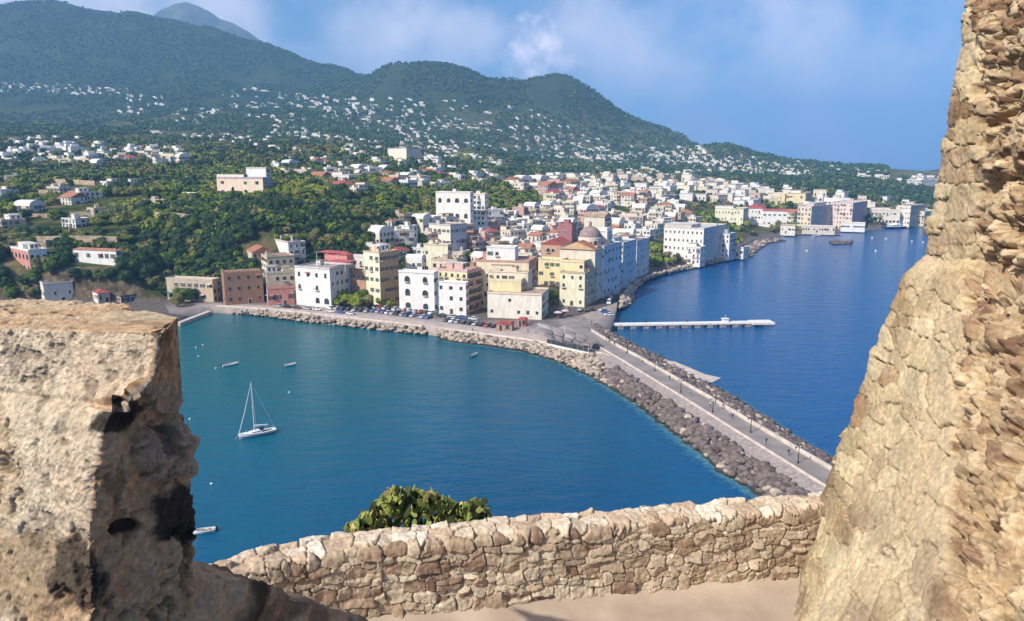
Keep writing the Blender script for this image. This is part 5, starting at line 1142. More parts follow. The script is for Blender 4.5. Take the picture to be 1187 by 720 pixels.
# retaining walls of the gardens
def retaining():
    for pts, h, lab, arch in (([(40, 289), (95, 288), (137, 290)], 6.5, 'old tuff retaining wall with blind arches behind the cliff houses', 3), ([(0, 209), (50, 212), (110, 215)], 3.5, 'long brown garden terrace wall on the upper left slope', 0), ([(45, 224), (90, 226), (130, 228)], 2.5, 'short brown garden terrace wall below the longest one', 0),
                              ([(10, 251), (60, 253), (108, 249)], 2.2, 'pale garden terrace wall above the cliff', 0), ([(180, 258), (220, 262)], 6, 'ochre cliff retaining wall under the garden house', 0)):
        q = []
        for a, b in pts:
            hh = hit(a, b)
            if hh: q.append(np.array(hh))
        if len(q) < 2: continue
        q = resample(np.array(q), 24); q[:, 2] = T(q[:, 0], q[:, 1]); lo = q.copy(); lo[:, 2] -= 3; hi = q.copy(); hi[:, 2] += h; lo2, hi2 = lo.copy(), hi.copy(); lo2[:, 1] += 1.0; hi2[:, 1] += 1.0
        G = np.stack([lo, hi, hi2, lo2], 0); root = link('garden_wall', np_mesh('garden_wall', G.reshape(-1, 3), grid_faces(4, 24), noisy('tuff_wall', (0.42, 0.33, 0.22), (0.22, 0.17, 0.12), scale=0.5, bump=.5, bscale=2))); tag(root, lab, 'wall')
        for k in range(arch): link('blind_arch', WIN[('arch', 1)], root, tuple(q[4+k*7]+np.array((0, -.1, 2.6))), 0, (1.6, 1, 1.5))
retaining()
# ------------------------------------------------------------------ trees
def crown_verts(kind, r, nleaf, leaf, seed, core=True, sub=1):
    """foliage as many small leaf-clump faces over uneven lobes; unit metres, base of the crown at z=0"""
    g = np.random.default_rng(seed); nl = {'round': 9, 'pine': 9, 'cypress': 5, 'bush': 5, 'far': 3}[kind]; L = []
    for i in range(nl):
        a = g.uniform(0, math.tau); q = math.sqrt(g.uniform(0.05, 1)); 
        if kind == 'pine': c = (math.cos(a)*q*r*0.75, math.sin(a)*q*r*0.75, r*0.28*g.uniform(.7, 1.2)); s = np.array((.42, .42, .2))*r*g.uniform(.8, 1.2)
        elif kind == 'cypress': z = (i+.5)/nl; c = (g.normal(0, .04)*r, g.normal(0, .04)*r, z*r*2.6); s = np.array((.32, .32, .6))*r*(1.15-z*.7)
        else: c = (math.cos(a)*q*r*0.58, math.sin(a)*q*r*0.58, r*g.uniform(.35, 1.15)*(1.1-.35*q)); s = np.array((.5, .5, .42))*r*g.uniform(.7, 1.15)
        L.append((np.array(c), s))
    w = np.array([s.prod()**(2/3) for _, s in L]); k = g.choice(len(L), nleaf, p=w/w.sum()); d = g.normal(size=(nleaf, 3)); d /= np.linalg.norm(d, axis=1, keepdims=True)
    d[:, 2] = np.where((d[:, 2] < -0.3) & (g.random(nleaf) < .7), -d[:, 2], d[:, 2])
    C = np.array([L[i][0] for i in k]); S = np.array([L[i][1] for i in k]); P_ = C+d*S*g.uniform(0.72, 1.12, (nleaf, 1))
    n = d+g.normal(0, .55, (nleaf, 3)); n /= np.linalg.norm(n, axis=1, keepdims=True); t = np.cross(n, g.normal(size=(nleaf, 3))); t /= np.linalg.norm(t, axis=1, keepdims=True)+1e-9; b = np.cross(n, t); sz = leaf*g.uniform(.6, 1.3, (nleaf, 1))
    V = np.stack([P_+t*sz, P_+b*sz*.75, P_-t*sz*g.uniform(.6, 1, (nleaf, 1)), P_-b*sz*.75], 1).reshape(-1, 3); F = np.arange(nleaf*4).reshape(-1, 4)
    if core:
        for c, s in L:   # inner mass of twigs and leaves, ragged
            m = 6; th = np.linspace(0, math.pi, m); ph = np.linspace(0, math.tau, 9); T_, P2 = np.meshgrid(th, ph[:-1], indexing='ij')
            v = np.stack([np.sin(T_)*np.cos(P2), np.sin(T_)*np.sin(P2), np.cos(T_)], 2).reshape(-1, 3); v = v*(s*0.74)*(1+0.25*(g.random((len(v), 1))-.5))+c
            idx = np.arange(m*8).reshape(m, 8); f = np.stack([idx[:-1], np.roll(idx, -1, 1)[:-1], np.roll(idx, -1, 1)[1:], idx[1:]], 2).reshape(-1, 4)
            F = np.vstack([F, f+len(V)]); V = np.vstack([V, v])
    return V, F
KINDS_ = [  # crown kind, material, radius, word, trunk height
 ('round', 0, 4.6, 'dark green round', 1.6), ('round', 1, 4.4, 'mid green broad', 1.6), ('round', 2, 4.0, 'bright green broad', 1.4), ('round', 3, 4.2, 'olive green loose', 1.5),
 ('pine', 1, 5.6, 'flat topped umbrella pine', 6.0), ('bush', 2, 2.8, 'small bright green bushy', .6), ('round', 4, 4.0, 'orange brown autumn', 1.5), ('cypress', 0, 3.6, 'slim dark cypress', .6), ('bush', 3, 2.6, 'small olive green bushy', .6), ('round', 5, 5.2, 'large blue green', 2.0)]
TP = []
for k, (kd, mi, r_, w, th) in enumerate(KINDS_):
    vs = []
    for s in range(3):
        V, F = crown_verts(kd, r_, 1500 if kd != 'bush' else 700, 0.33, 50+k*5+s); V[:, 2] += th*0.8
        t = MB(); t.tube([(0, 0, -2), (0.1, 0, th*.5), (0.05, .1, th+r_*.35)], [.34, .26, .15], M_bark, 7)
        for q in range(4): a = q*1.7+s; t.tube([(0.05, .05, th*.7), (math.cos(a)*r_*.35, math.sin(a)*r_*.35, th+r_*.4)], [.14, .06], M_bark, 5)
        vs.append((np_mesh('crown', V, F, M_leaf[mi]), t.mesh('trunk')))
    TP.append(vs)
# low detail crowns for the masses
LOW = {}
for k, (kd, mi, r_, w, th) in enumerate(KINDS_):
    LOW[k] = [(crown_verts(kd, r_, 300, 0.62, 90+k*5+s), crown_verts('far' if kd != 'pine' else kd, r_, 70, 1.1, 290+k*5+s), crown_verts('far', r_, 14, 1.7, 490+k*5+s, True)) for s in range(3)]
def put_tree(k, v, x, y, z, sc, label, group, rz=None):
    root = empty('tree', (x, y, z), rnd.uniform(0, 6.28) if rz is None else rz, label, 'tree', group); root.scale = (sc, sc, sc*rnd.uniform(.85, 1.15))
    c, t = TP[k][v]; link('crown', c, root); link('trunk', t, root); return root
hero_trees = [(396, 354, 2, 1.2, 'bright'), (408, 354, 2, 1.0, ''), (419, 352, 1, 1.15, ''), (428, 357, 8, 1.6, ''), (412, 359, 5, 1.4, ''), (441, 354, 2, .8, ''), (509, 361, 0, .62, ''), (388, 356, 5, 1.0, ''), (452, 357, 5, .8, ''), (496, 357, 8, .8, ''),
              (636, 352, 1, .9, 's'), (641, 350, 2, .9, 's'), (633, 329, 1, .85, 's'), (640, 322, 2, .8, 's'), (213, 351, 1, 1.1, ''), (206, 355, 3, .9, ''), (222, 349, 0, 1.0, ''), (772, 303, 3, 1.0, 'g'), (765, 298, 1, 1.0, 'g'), (778, 297, 6, .8, 'g'), (758, 303, 0, .9, 'g'), (785, 305, 0, .8, 'g'), (762, 308, 5, 1.2, 'g'),
              (872, 264, 1, 1.5, 'b'), (882, 262, 0, 1.6, 'b'), (893, 265, 0, 1.4, 'b'), (903, 267, 3, 1.3, 'b'), (864, 270, 2, 1.2, 'b')] + [(a, b, k, s_, 'c') for a, b, k, s_ in ((62, 318, 1, 1.0), (70, 326, 0, 1.1), (58, 304, 4, .8), (88, 334, 9, .8), (101, 330, 0, .75), (116, 332, 1, .75), (130, 333, 0, .8), (146, 326, 9, .9), (148, 305, 3, .9), (156, 322, 1, 1.1), (165, 312, 0, 1.2), (8, 332, 9, .9), (28, 334, 0, .8), (172, 328, 9, 1.0), (182, 336, 1, .9), (150, 334, 0, .9), (118, 270, 4, .9), (75, 296, 1, .7), (288, 280, 0, .8), (294, 270, 9, .8), (300, 263, 1, .8), (283, 272, 9, .8), (290, 261, 0, .8), (279, 283, 1, .8), (305, 270, 0, .7), (338, 291, 4, 1.0), (349, 289, 4, 1.1), (360, 290, 3, 1.2), (370, 287, 6, 1.0), (381, 290, 3, 1.3), (392, 291, 2, 1.0), (402, 289, 3, 1.2), (412, 292, 2, 1.1), (422, 290, 1, 1.0))]
TREES = []
for i, (px, py, k, sc, w) in enumerate(hero_trees):
    q = P(px, py, 3.2) if w != 'c' else np.array(hit(px, py)); g = float(T(q[0], q[1])); lab = {'': 'tree on the harbour quay between the houses and the cars', 's': 'tree in the shaded street left of the corner house', 'g': 'tree in the garden beside the white palace', 'b': 'tree above the far beach by the red roofed villa', 'c': 'tree around the cliff houses at the harbour edge', 'bright': 'tree at the left of the planted quay corner'}[w]
    put_tree(k, i % 3, q[0], q[1], max(2.9, g), sc, '%s %s' % (KINDS_[k][3], lab), '%s trees %s' % (KINDS_[k][3], lab[5:]))
def free(x, y, m=0.95, pad=2.0):
    for a, b, c in FOOTN.get((int(x//40), int(y//40)), ()): 
        if (x-a)**2+(y-b)**2 < max(1.0, c*m+pad)**2: return False
    return True
FOOTN = {}
for f in FOOT:
    for i in (-1, 0, 1):
        for j in (-1, 0, 1): FOOTN.setdefault((int(f[0]//40)+i, int(f[1]//40)+j), []).append(f)
WOOD_MID = [[(590, 192), (700, 200), (800, 206), (880, 208), (1000, 210), (1100, 222), (1100, 250), (1040, 240), (985, 230), (900, 220), (820, 208), (740, 202), (650, 206), (590, 214)]]
GARDEN = [(785, 222), (850, 222), (850, 246), (790, 246)]
def sample():
    g = np.random.default_rng(77); r = random.Random(77); out = []
    N = lambda x, y, s, sd: fbm(np.stack([x/s, y/s, np.full(len(x), float(sd))], 1), 3, sd)
    def zone(n, y0, y1, u0, u1, spacing, test, gap):
        y = np.exp(g.uniform(math.log(y0), math.log(y1), n)) if y1/y0 < 3 else g.uniform(y0, y1, n); x = g.uniform(u0, u1, n)*y; z = T(x, y)
        px, py = proj(x, y, z); ok = (z > 3.3) & (px > -330) & (px < 1150)
        for q in (0.85, 0.93, 0.97): ok &= (y < 420) | (H-(H-z-8)*q > T(x*q, y*q))
        x, y, z, px, py = (v[ok] for v in (x, y, z, px, py)); keep, kind, scl = test(px, py, x, y, z)
        ext = {}
        for i in np.flatnonzero(keep):
            k = (int(x[i]//spacing), int(y[i]//spacing))
            if k in ext or not free(x[i], y[i], *gap) or (y[i] > 700 and not free(x[i], y[i]+5, *gap)) or (y[i] > 1000 and not free(x[i]*1.008, y[i]*1.008, *gap)): continue
            ext[k] = 1; out.append((float(x[i]), float(y[i]), float(z[i]), int(kind[i]), float(scl[i])))
    def pick(lists, sel):
        k = np.zeros(len(sel), int)
        for j, L in enumerate(lists): k = np.where(sel == j, g.choice(L, len(sel)), k)
        return k
    def near(px, py, x, y, z):
        n = N(x, y, 45, 3); m = N(x, y, 25, 9); left = px < 215
        keep = ~((y < 348) | ((y < 358) & (px > 150)) | ((px > 470) & (y < 430)) | inside(px, py, np.array([(455, 268), (520, 262), (640, 245), (700, 240), (820, 262), (850, 300), (700, 330), (560, 330), (420, 315)])) | (left & (y > 400) & (n < 0.45)))
        sel = np.where(left & (y < 400), 0, np.where((px > 215) & (px < 470) & (y < 420), 1, np.where(m < .42, 2, np.where(m < .5, 3, np.where(m < .58, 4, 5)))))
        k = pick([[0, 0, 9, 1, 3, 3], [0, 9, 0, 9, 1, 3, 1, 2], [0, 9, 1, 3, 1, 2], [1, 3, 2, 1, 8, 2], [2, 5, 8, 3, 2, 2], [3, 8, 5, 6, 1, 3, 2]], sel); q = g.random(len(px)); k = np.where(q < .025, 4, np.where(q > .985, 7, k))
        return keep, k, g.uniform(.5, 1.05, len(px))
    zone(85000, 347, 720, -1.0, 0.02, 4.6, near, (.95, 2.0))
    def cliff(px, py, x, y, z):
        return (px > 205) & (px < 475) & (y < 440) & (y > 360), g.choice([0, 9, 0, 9, 1, 3, 2], len(px)), g.uniform(.45, .8, len(px))
    zone(30000, 360, 440, -0.5, -0.1, 2.6, cliff, (.8, -1.0))
    def strip(px, py, x, y, z):
        keep = (px > 470) & (inside(px, py, np.array([(470, 225), (590, 222), (640, 234), (668, 248), (640, 256), (560, 262), (480, 258)])) | inside(px, py, np.array(GARDEN)) | (N(x, y, 30, 5) > .55)); return keep, g.choice([1, 2, 3, 0, 2, 3], len(px)), g.uniform(.5, 1.0, len(px))
    zone(30000, 430, 760, -0.15, 0.5, 5.5, strip, (.9, 1.0))
    def mid(px, py, x, y, z):
        wood = np.zeros(len(px), bool)
        for w in WOOD_MID: wood |= inside(px, py, np.array(w))
        n = N(x, y, 60, 7); m = N(x, y, 35, 17); keep = wood | ~(((px > 600) & (py > 206) & (N(x, y, 40, 6) < .50)) | (n < .36)); k = np.where(wood, g.choice([0, 9, 0, 9, 1, 3], len(px)), np.where(m > .54, g.choice([2, 3, 8, 1, 3], len(px)), g.choice([0, 9, 1, 3, 9, 8, 0], len(px)))); return keep, k, np.where(wood, g.uniform(.9, 1.5, len(px)), g.uniform(.6, 1.25, len(px)))
    zone(150000, 720, 1350, -1.0, 0.62, 8, mid, (.85, 0.5))
    def far_(px, py, x, y, z):
        return N(x, y, 90, 8) > 0.40, g.choice([0, 9, 0, 9, 1, 0], len(px)), g.uniform(.7, 1.6, len(px))
    zone(180000, 1350, 3350, -1.0, 0.5, 13, far_, (.7, 0.0))
    return out
SMP = sample()
def place_trees():
    vis = [(i, s) for i, s in enumerate(SMP) if 200 < proj(*s[:3])[0] < 1085 or (proj(*s[:3])[1] < 352 and proj(*s[:3])[0] > -10)]
    vis.sort(key=lambda q: -(q[1][4]*KINDS_[q[1][3]][2])/q[1][1]); top = set(i for i, _ in vis[:268]); parts = {}
    r = random.Random(8)
    for i, (x, y, z, k, sc) in enumerate(SMP):
        if i in top:
            px, py = proj(x, y, z); wh = 'on the cliff foot behind the quay' if y < 400 and px < 240 else 'on the dark wooded cliff behind the tan quay houses' if y < 440 and px < 480 else 'in the terraced gardens at the left' if px < 230 else 'on the wooded slope between palazzo and old town' if px < 500 else 'among the houses above the old town'
            put_tree(k, i % 3, x, y, z-.3, sc, '%s tree %s' % (KINDS_[k][3], wh), 'trees %s, %s' % (wh, KINDS_[k][3]))
            continue
        lod = 0 if y < 560 else 1 if y < 1350 else 2; V, F = LOW[k][i % 3][lod]; a = r.uniform(0, 6.28); c, s = math.cos(a), math.sin(a)
        W = V*np.array((sc, sc, sc*r.uniform(.8, 1.1))); W = np.stack([W[:, 0]*c-W[:, 1]*s+x, W[:, 0]*s+W[:, 1]*c+y, W[:, 2]+z+KINDS_[k][4]*.5], 1)
        parts.setdefault(KINDS_[k][1], []).append((W, F))
    tot = 0
    V = []; F = []; M = []; o = 0
    for mi, L in parts.items():
        for W, f in L: V.append(W); F.append(f+o); M.append(np.full(len(f), mi)); o += len(W)
    tag(link('woods', np_mesh('woods', np.vstack(V), np.vstack(F), M_leaf, np.concatenate(M))), kind='stuff'); print('TREES', len(SMP), o)
place_trees()
# ------------------------------------------------------------------ vehicles, boats, people, street furniture
def car_parts(kind):
    L_, W, Hh = (4.2, 1.75, 1.48) if kind == 'car' else (5.0, 1.95, 2.1)
    # side outline of the body, then of the glasshouse
    if kind == 'car':
        low = [(-2.1, .28), (2.1, .28), (2.12, .62), (1.95, .80), (1.05, .92), (-1.75, .95), (-2.08, .85)]; gl = [(1.0, .92), (.45, 1.38), (-1.15, 1.42), (-1.78, .95)]; rf = [(.50, 1.38), (-1.18, 1.42), (-1.15, 1.48), (.40, 1.45)]
    else:
        low = [(-2.5, .32), (2.5, .32), (2.52, .8), (2.2, 1.05), (1.75, 1.15), (-2.48, 1.2)]; gl = [(1.75, 1.15), (1.1, 1.9), (-2.4, 1.95), (-2.46, 1.2)]; rf = [(1.12, 1.88), (-2.42, 1.94), (-2.4, 2.1), (1.0, 2.02)]
    def sec(poly, w0, w1, m):
        mb = MB(); n = len(poly); z0 = min(p[1] for p in poly); z1 = max(p[1] for p in poly); hw = lambda z: (w0+(w1-w0)*(z-z0)/(z1-z0+1e-6))/2
        vs = [(x, -hw(z), z) for x, z in poly]+[(x, hw(z), z) for x, z in poly]; mb.add(vs, [tuple(range(n)), tuple(range(n, 2*n))[::-1]]+[(i+n, (i+1) % n+n, (i+1) % n, i) for i in range(n)], m); return mb
    wh = MB(); wh.vprism([(.32*math.cos(math.tau*i/14), .32*math.sin(math.tau*i/14)) for i in range(14)], -.1, .1, M_rubber); wh.vprism([(.2*math.cos(math.tau*i/10), .2*math.sin(math.tau*i/10)) for i in range(10)], -.11, .11, M_shut[2])
    return low, gl, rf, W, sec, wh.mesh('wheel'), (1.3, -1.3) if kind == 'car' else (1.6, -1.6)
CARC = [('white', (.72, .72, .72)), ('silver', (.42, .43, .45)), ('dark grey', (.06, .065, .075)), ('blue', (.05, .12, .32)), ('red', (.4, .04, .03)), ('black', (.02, .02, .022)), ('pale blue', (.3, .42, .52))]
PAINT = [noisy('car_paint_'+n.replace(' ', '_'), c, tuple(v*.9 for v in c), scale=.5, rough=.3, spec=.5) for n, c in CARC]
CP_ = {}
def make_car(kind, ci):
    if (kind, ci) in CP_: return copy_tree(CP_[(kind, ci)])
    low, gl, rf, W, sec, wh, ax = car_parts(kind); root = empty('parked_car', (0, 0, 0), 0, 'x', 'car')
    sec(low, W, W*.97, PAINT[ci]).obj('body', root); sec(gl, W*.93, W*.74, M_glass).obj('glasshouse', root); sec(rf, W*.76, W*.72, PAINT[ci]).obj('roof', root)
    for x in ax:
        for y in (-W/2+.06, W/2-.06): link('wheel', wh, root, (x, y, .32))
    for y in (-.6, .6): h = MB(); xx = low[2][0]; h.box(xx-.03, xx+.015, y-.16, y+.16, .58, .72, M_white); h.obj('headlight', root)
    CP_[(kind, ci)] = root; return root
def cars():
    r = random.Random(12)
    rows = [((434, 361.5), (500, 369.5), 2.7, 1, 'outer car row before the loggia house', 0), ((430, 356.5), (502, 364), 2.75, 1, 'inner car row before the loggia house', 0), ((518, 372.5), (574, 379.5), 2.9, 1, 'car row beside the red kiosk', 0), ((512, 367), (556, 371.5), 5.2, 0, 'line of cars in front of the white block', 0),
            ((656, 359.5), (694, 360), 3.0, 1, 'row at the foot of the pale yellow corner house', 0), ((700, 361), (709, 369), 3.2, 1, 'group by the cove at the right of the square', 0), ((322, 356), (372, 360), 5.4, 0, 'line of cars before the white arched house', 0), ((384, 362), (428, 367), 5.4, 0, 'line along the low quay wall', 0), ((384, 358), (426, 361.5), 3.2, 1, 'cars beneath the quay trees', 0), ((706, 352), (709, 343), 5.2, 0, 'cars in the shade of the long palazzo', 0)]
    for (a, b, sp, perp, wh, _) in rows:
        p, q = P(*a, 3.0), P(*b, 3.0); L_ = np.linalg.norm(q-p); d = (q-p)/L_; n = int(L_/sp); ang = math.atan2(d[1], d[0])+(math.pi/2 if perp else 0)
        for i in range(n+1):
            if r.random() < .1: continue
            ci = r.choices(range(7), [5, 4, 3, 2, 1, 3, 1])[0]; kd = 'van' if r.random() < .1 else 'car'; o = make_car(kd, ci); c = p+d*sp*i
            o.location = (c[0], c[1], 3.012); o.rotation_euler = (0, 0, ang+r.uniform(-.05, .05)+(math.pi if r.random() < .5 else 0)); o['label'] = '%s parked %s in the %s' % (CARC[ci][0], 'van' if kd == 'van' else 'car', wh); o['category'] = kd; o['group'] = '%s %ss, %s' % (CARC[ci][0], kd, wh)
cars()
# ---- boats
def hull(mb, L_, W, Hh, m, sheer=.25, n=14, z0=0.0, stern=.75):
    rows = []
    for i in range(n):
        t = i/(n-1); x = -L_/2+L_*t; w = W/2*(stern+(1-stern)*math.sin(min(1, t*2)*math.pi/2))*(1 if t < .5 else max(0.02, math.cos((t-.5)*math.pi)**.75)); top = Hh+sheer*(t-.35)**2*2
        rows.append([(x, -w, z0+top), (x, -w*.88, z0+top*.4), (x, -w*.35, z0-.25), (x, w*.35, z0-.25), (x, w*.88, z0+top*.4), (x, w, z0+top)])
    vs = [p for r_ in rows for p in r_]; fs = [(i*6+j, (i+1)*6+j, (i+1)*6+j+1, i*6+j+1) for i in range(n-1) for j in range(5)]+[tuple(range(6))]
    mb.add(vs, fs, m); return rows
def deck(mb, rows, m, dz=-.06, inset=.97):
    vs = []; 
    for r_ in rows: vs += [(r_[0][0], r_[0][1]*inset, r_[0][2]+dz), (r_[5][0], r_[5][1]*inset, r_[5][2]+dz)]
    mb.add(vs, [(2*i, 2*i+2, 2*i+3, 2*i+1) for i in range(len(rows)-1)], m)
M_gel = noisy('gelcoat', (.82, .82, .80), (.74, .74, .72), scale=1, rough=.35); M_navy = noisy('navy_paint', (.02, .06, .18), scale=1, rough=.4); M_teak = noisy('teak', (.36, .24, .14), scale=2); M_alu = noisy('aluminium', (.75, .76, .78), (.68, .68, .70), scale=2, rough=.4)
def boat_root(name, bow, stern, label, cat, z=0.0, group=None):
    a, b = P(*bow, 0), P(*stern, 0); c = (a+b)/2; d = a-b; return empty(name, (c[0], c[1], z), math.atan2(d[1], d[0]), label, cat, group), np.linalg.norm(d)
def sailboat():
    root, L_ = boat_root('sailboat', (276, 509), (320, 500.5), 'white sailing yacht anchored in the harbour with bare mast and furled sail', 'sailboat'); L_ *= .98; W = L_*.29
    m = MB(); rows = hull(m, L_, W, .95, M_gel, .5, 18); m.obj('hull', root, smooth=False)
    s = MB(); s.add([(r_[1][0], r_[1][1]*1.02, .42) for r_ in rows]+[(r_[1][0], r_[1][1]*1.03, .55) for r_ in rows], [(i, i+1, i+1+len(rows), i+len(rows)) for i in range(len(rows)-1)], M_navy); s.add([(r_[4][0], r_[4][1]*1.02, .42) for r_ in rows]+[(r_[4][0], r_[4][1]*1.03, .55) for r_ in rows], [(i, i+1, i+1+len(rows), i+len(rows)) for i in range(len(rows)-1)], M_navy); s.obj('stripe', root)
    d = MB(); deck(d, rows, M_gel); d.obj('deck', root)
    c = MB(); c.vprism([(-L_*.12, .9), (L_*.24, .98), (L_*.16, 1.3), (-L_*.10, 1.5)], -W*.27, W*.27, M_gel); cb = c.obj('cabin', root)
    for y in (-W*.275, W*.275): g = MB(); g.box(-L_*.07, L_*.13, y-.015, y+.015, 1.1, 1.28, M_glass); g.obj('window', cb)
    k = MB(); k.box(-L_*.40, -L_*.14, -W*.22, W*.22, .93, .96, M_teak); k.obj('cockpit', root)
    Hm = 14.2; mx = L_*.07; t = MB(); t.tube([(mx, 0, 1.0), (mx, 0, Hm)], [.10, .07], M_alu, 8); ma = t.obj('mast', root)
    sp = MB(); sp.tube([(mx, -W*.33, Hm*.55), (mx, W*.33, Hm*.55)], .035, M_alu, 5); sp.obj('spreader', ma)
    b = MB(); b.tube([(mx, 0, 2.3), (-L_*.32, 0, 2.2)], .07, M_alu, 6); b.obj('boom', root); f = MB(); f.tube([(mx-.1, 0, 2.75), (mx-L_*.12, 0, 2.6), (-L_*.3, 0, 2.4)], [.26, .2, .12], M_gel, 8); f.obj('furled_sail', root)
    j = MB(); j.tube([(L_*.48, 0, 1.25), (L_*.3, 0, Hm*.45), (mx+.1, 0, Hm*.97)], [.07, .09, .04], M_gel, 6); j.obj('furled_jib', root)
    st = MB()
    for p in ((-L_*.48, 0, 1.1), (mx-.3, -W*.48, 1.0), (mx-.3, W*.48, 1.0)): st.tube([p, (mx, 0, Hm)], .02, M_alu, 4)
    st.obj('rigging', root); a = MB(); a.tube([(L_*.49, 0, 1.2), (L_*.62, .3, -.1)], .03, M_white, 4); a.obj('anchor_line', root)
    h = MB(); h.vprism([(-L_*.16, 1.45), (-L_*.06, 1.5), (-L_*.08, 2.05), (-L_*.18, 2.1)], -W*.26, W*.26, M_navy); h.obj('sprayhood', root)
    rl = MB(); [rl.tube([(r_[0][0], r_[0][1]*.96, r_[0][2]), (r_[0][0], r_[0][1]*.96, r_[0][2]+.6)], .02, M_alu, 4) for r_ in rows[1:-1:3]]; [rl.tube([(r_[5][0], r_[5][1]*.96, r_[5][2]), (r_[5][0], r_[5][1]*.96, r_[5][2]+.6)], .02, M_alu, 4) for r_ in rows[1:-1:3]]
    rl.obj('stanchion_rail', root)
sailboat()
def rowboat(bow, stern, label, col=None, name='rowing_boat'):
    root, L_ = boat_root(name, bow, stern, label, 'boat'); W = max(1.5, L_*.36); m = MB(); rows = hull(m, L_, W, .55, col or M_gel, .3, 12); m.obj('hull', root); d = MB(); deck(d, rows, M_shut[2], -.28, .86); d.obj('floor', root)
    g = MB(); 
    for s in (0, 5): g.tube([r_[s] for r_ in rows], .06, M_gel, 5)
    g.obj('gunwale', root)
    for x in (-L_*.22, L_*.08): b = MB(); b.box(x-.14, x+.14, -W*.4, W*.4, .42, .48, M_teak); b.obj('bench', root)
    e = MB(); e.box(-L_/2-.35, -L_/2-.02, -.16, .16, .1, .95, M_dark); e.obj('outboard_motor', root)
rowboat((277, 422), (257.5, 425.5), 'small white open boat moored left of the sailing yacht'); rowboat((343, 423), (329, 425), 'tiny cream dinghy floating above the sailing yacht'); rowboat((224, 619), (250, 615.5), 'white motorboat half hidden behind the big merlon'); rowboat((553, 411), (545, 414), 'tiny turquoise dinghy near the rocks of the quay', noisy('turquoise', (.1, .45, .42), scale=1))
rowboat((1003, 263), (990, 264), 'small white boat moored at the far waterfront left of the yachts'); rowboat((975, 272.5), (962, 273), 'white skiff lying before the cream hotel'); rowboat((951, 273.5), (942, 274), 'small skiff at the edge of the far beach')
def yacht(bow, stern, label, two):
    root, L_ = boat_root('motor_yacht', bow, stern, label, 'yacht'); W = L_*.24; m = MB(); rows = hull(m, L_, W, 2.2, M_navy if two else M_gel, 1.0, 16); m.obj('hull', root); d = MB(); deck(d, rows, M_gel, -.02, 1.03); d.obj('deck', root)
    c = MB(); c.vprism([(-L_*.36, 2.1), (L_*.2, 2.3), (L_*.1, 4.2), (-L_*.34, 4.2)], -W*.36, W*.36, M_gel); c.obj('cabin', root); g = MB(); g.vprism([(-L_*.33, 2.9), (L_*.175, 2.9), (L_*.14, 3.6), (-L_*.33, 3.6)], -W*.37, W*.37, M_glass); g.obj('window_band', root)
    f = MB(); f.vprism([(-L_*.28, 4.2), (0, 4.2), (-L_*.05, 5.4), (-L_*.27, 5.4)], -W*.28, W*.28, M_gel); f.obj('flybridge', root); t = MB(); t.tube([(-L_*.1, 0, 5.4), (-L_*.13, 0, 8)], .12, M_alu, 5); t.obj('mast', root)
yacht((1022, 265.5), (1048, 264.5), 'long motor yacht with a navy hull at the far waterfront', True); yacht((1009, 265), (1023, 264.5), 'smaller all white motor yacht left of the navy hulled one', False)
for i, (px, py, w) in enumerate([(227, 403, 'topmost white buoy off the merlon edge'), (235, 400, 'white buoy above the small open boat'), (230, 413, 'white buoy left of the small open boat'), (250, 427, 'white buoy just left of the small open boat'), (220, 486, 'white buoy beside the dark lichen of the merlon'), (335, 455, 'single white buoy right of the sailing yacht mast'), (245, 561, 'single white buoy above the half hidden motorboat'), (1011, 276, 'leftmost white buoy in the far bay'), (1027, 277, 'white buoy beneath the navy hulled yacht'), (1057, 280, 'white buoy below the square tower house'), (1070, 281, 'rightmost white buoy in the far bay'), (1015, 291, 'lowest white buoy in the far bay'), (935, 291, 'white buoy below the cream hotel')]):
    q = P(px, py, 0); s = .3 if q[1] < 400 else .8; root = empty('buoy', tuple(q), 0, w, 'buoy', 'mooring buoys'); m = MB(); m.lathe([(0, -.5*s), (.8*s, -.3*s), (s, .25*s), (.8*s, .7*s), (.2*s, 1.0*s), (0, 1.0*s)], M_gel, 12); m.obj('float', root); m = MB(); m.lathe([(.12*s, 1.0*s), (.12*s, 1.3*s), (0, 1.3*s)], M_dark, 6); m.obj('ring', root)
# ---- street lamps of the causeway
def lamps():
    first = None
    for i, (px, py, w) in enumerate([(925, 537, 'nearest the castle'), (870, 501.5, 'second from the castle'), (826, 478, 'third from the castle'), (789, 455, 'midway along the causeway'), (759, 430, 'opposite the boat slip'), (727, 409, 'just right of the restaurant terrace'), (706, 397, 'at the town end of the causeway')]):
        q = P(px, py, 4.0); lab = 'black iron street lamp on the causeway road %s' % w
        if first is None:
            first = empty('street_lamp', tuple(q), 0, lab, 'street lamp', 'street lamps along the causeway'); m = MB(); m.lathe([(.2, 0), (.2, .5), (.11, .6), (.075, 3.6), (.12, 3.7), (0, 3.7)], M_dark, 8); m.obj('post', first)
            m = MB(); m.tube([(0, 0, 3.6), (-.5, 0, 3.85), (-.7, 0, 3.8)], .045, M_dark, 5); m.tube([(0, 0, 3.6), (.5, 0, 3.85), (.7, 0, 3.8)], .045, M_dark, 5); m.obj('bracket', first)
            for s in (-.7, .7): m = MB(); m.lathe([(0, 3.82), (.2, 3.74), (.17, 3.45), (.07, 3.35), (0, 3.35)], M_dark, 8, at=(s, 0, 0)); m.obj('lantern', first)
        else: o = copy_tree(first); o.location = tuple(q); o['label'] = lab
lamps()
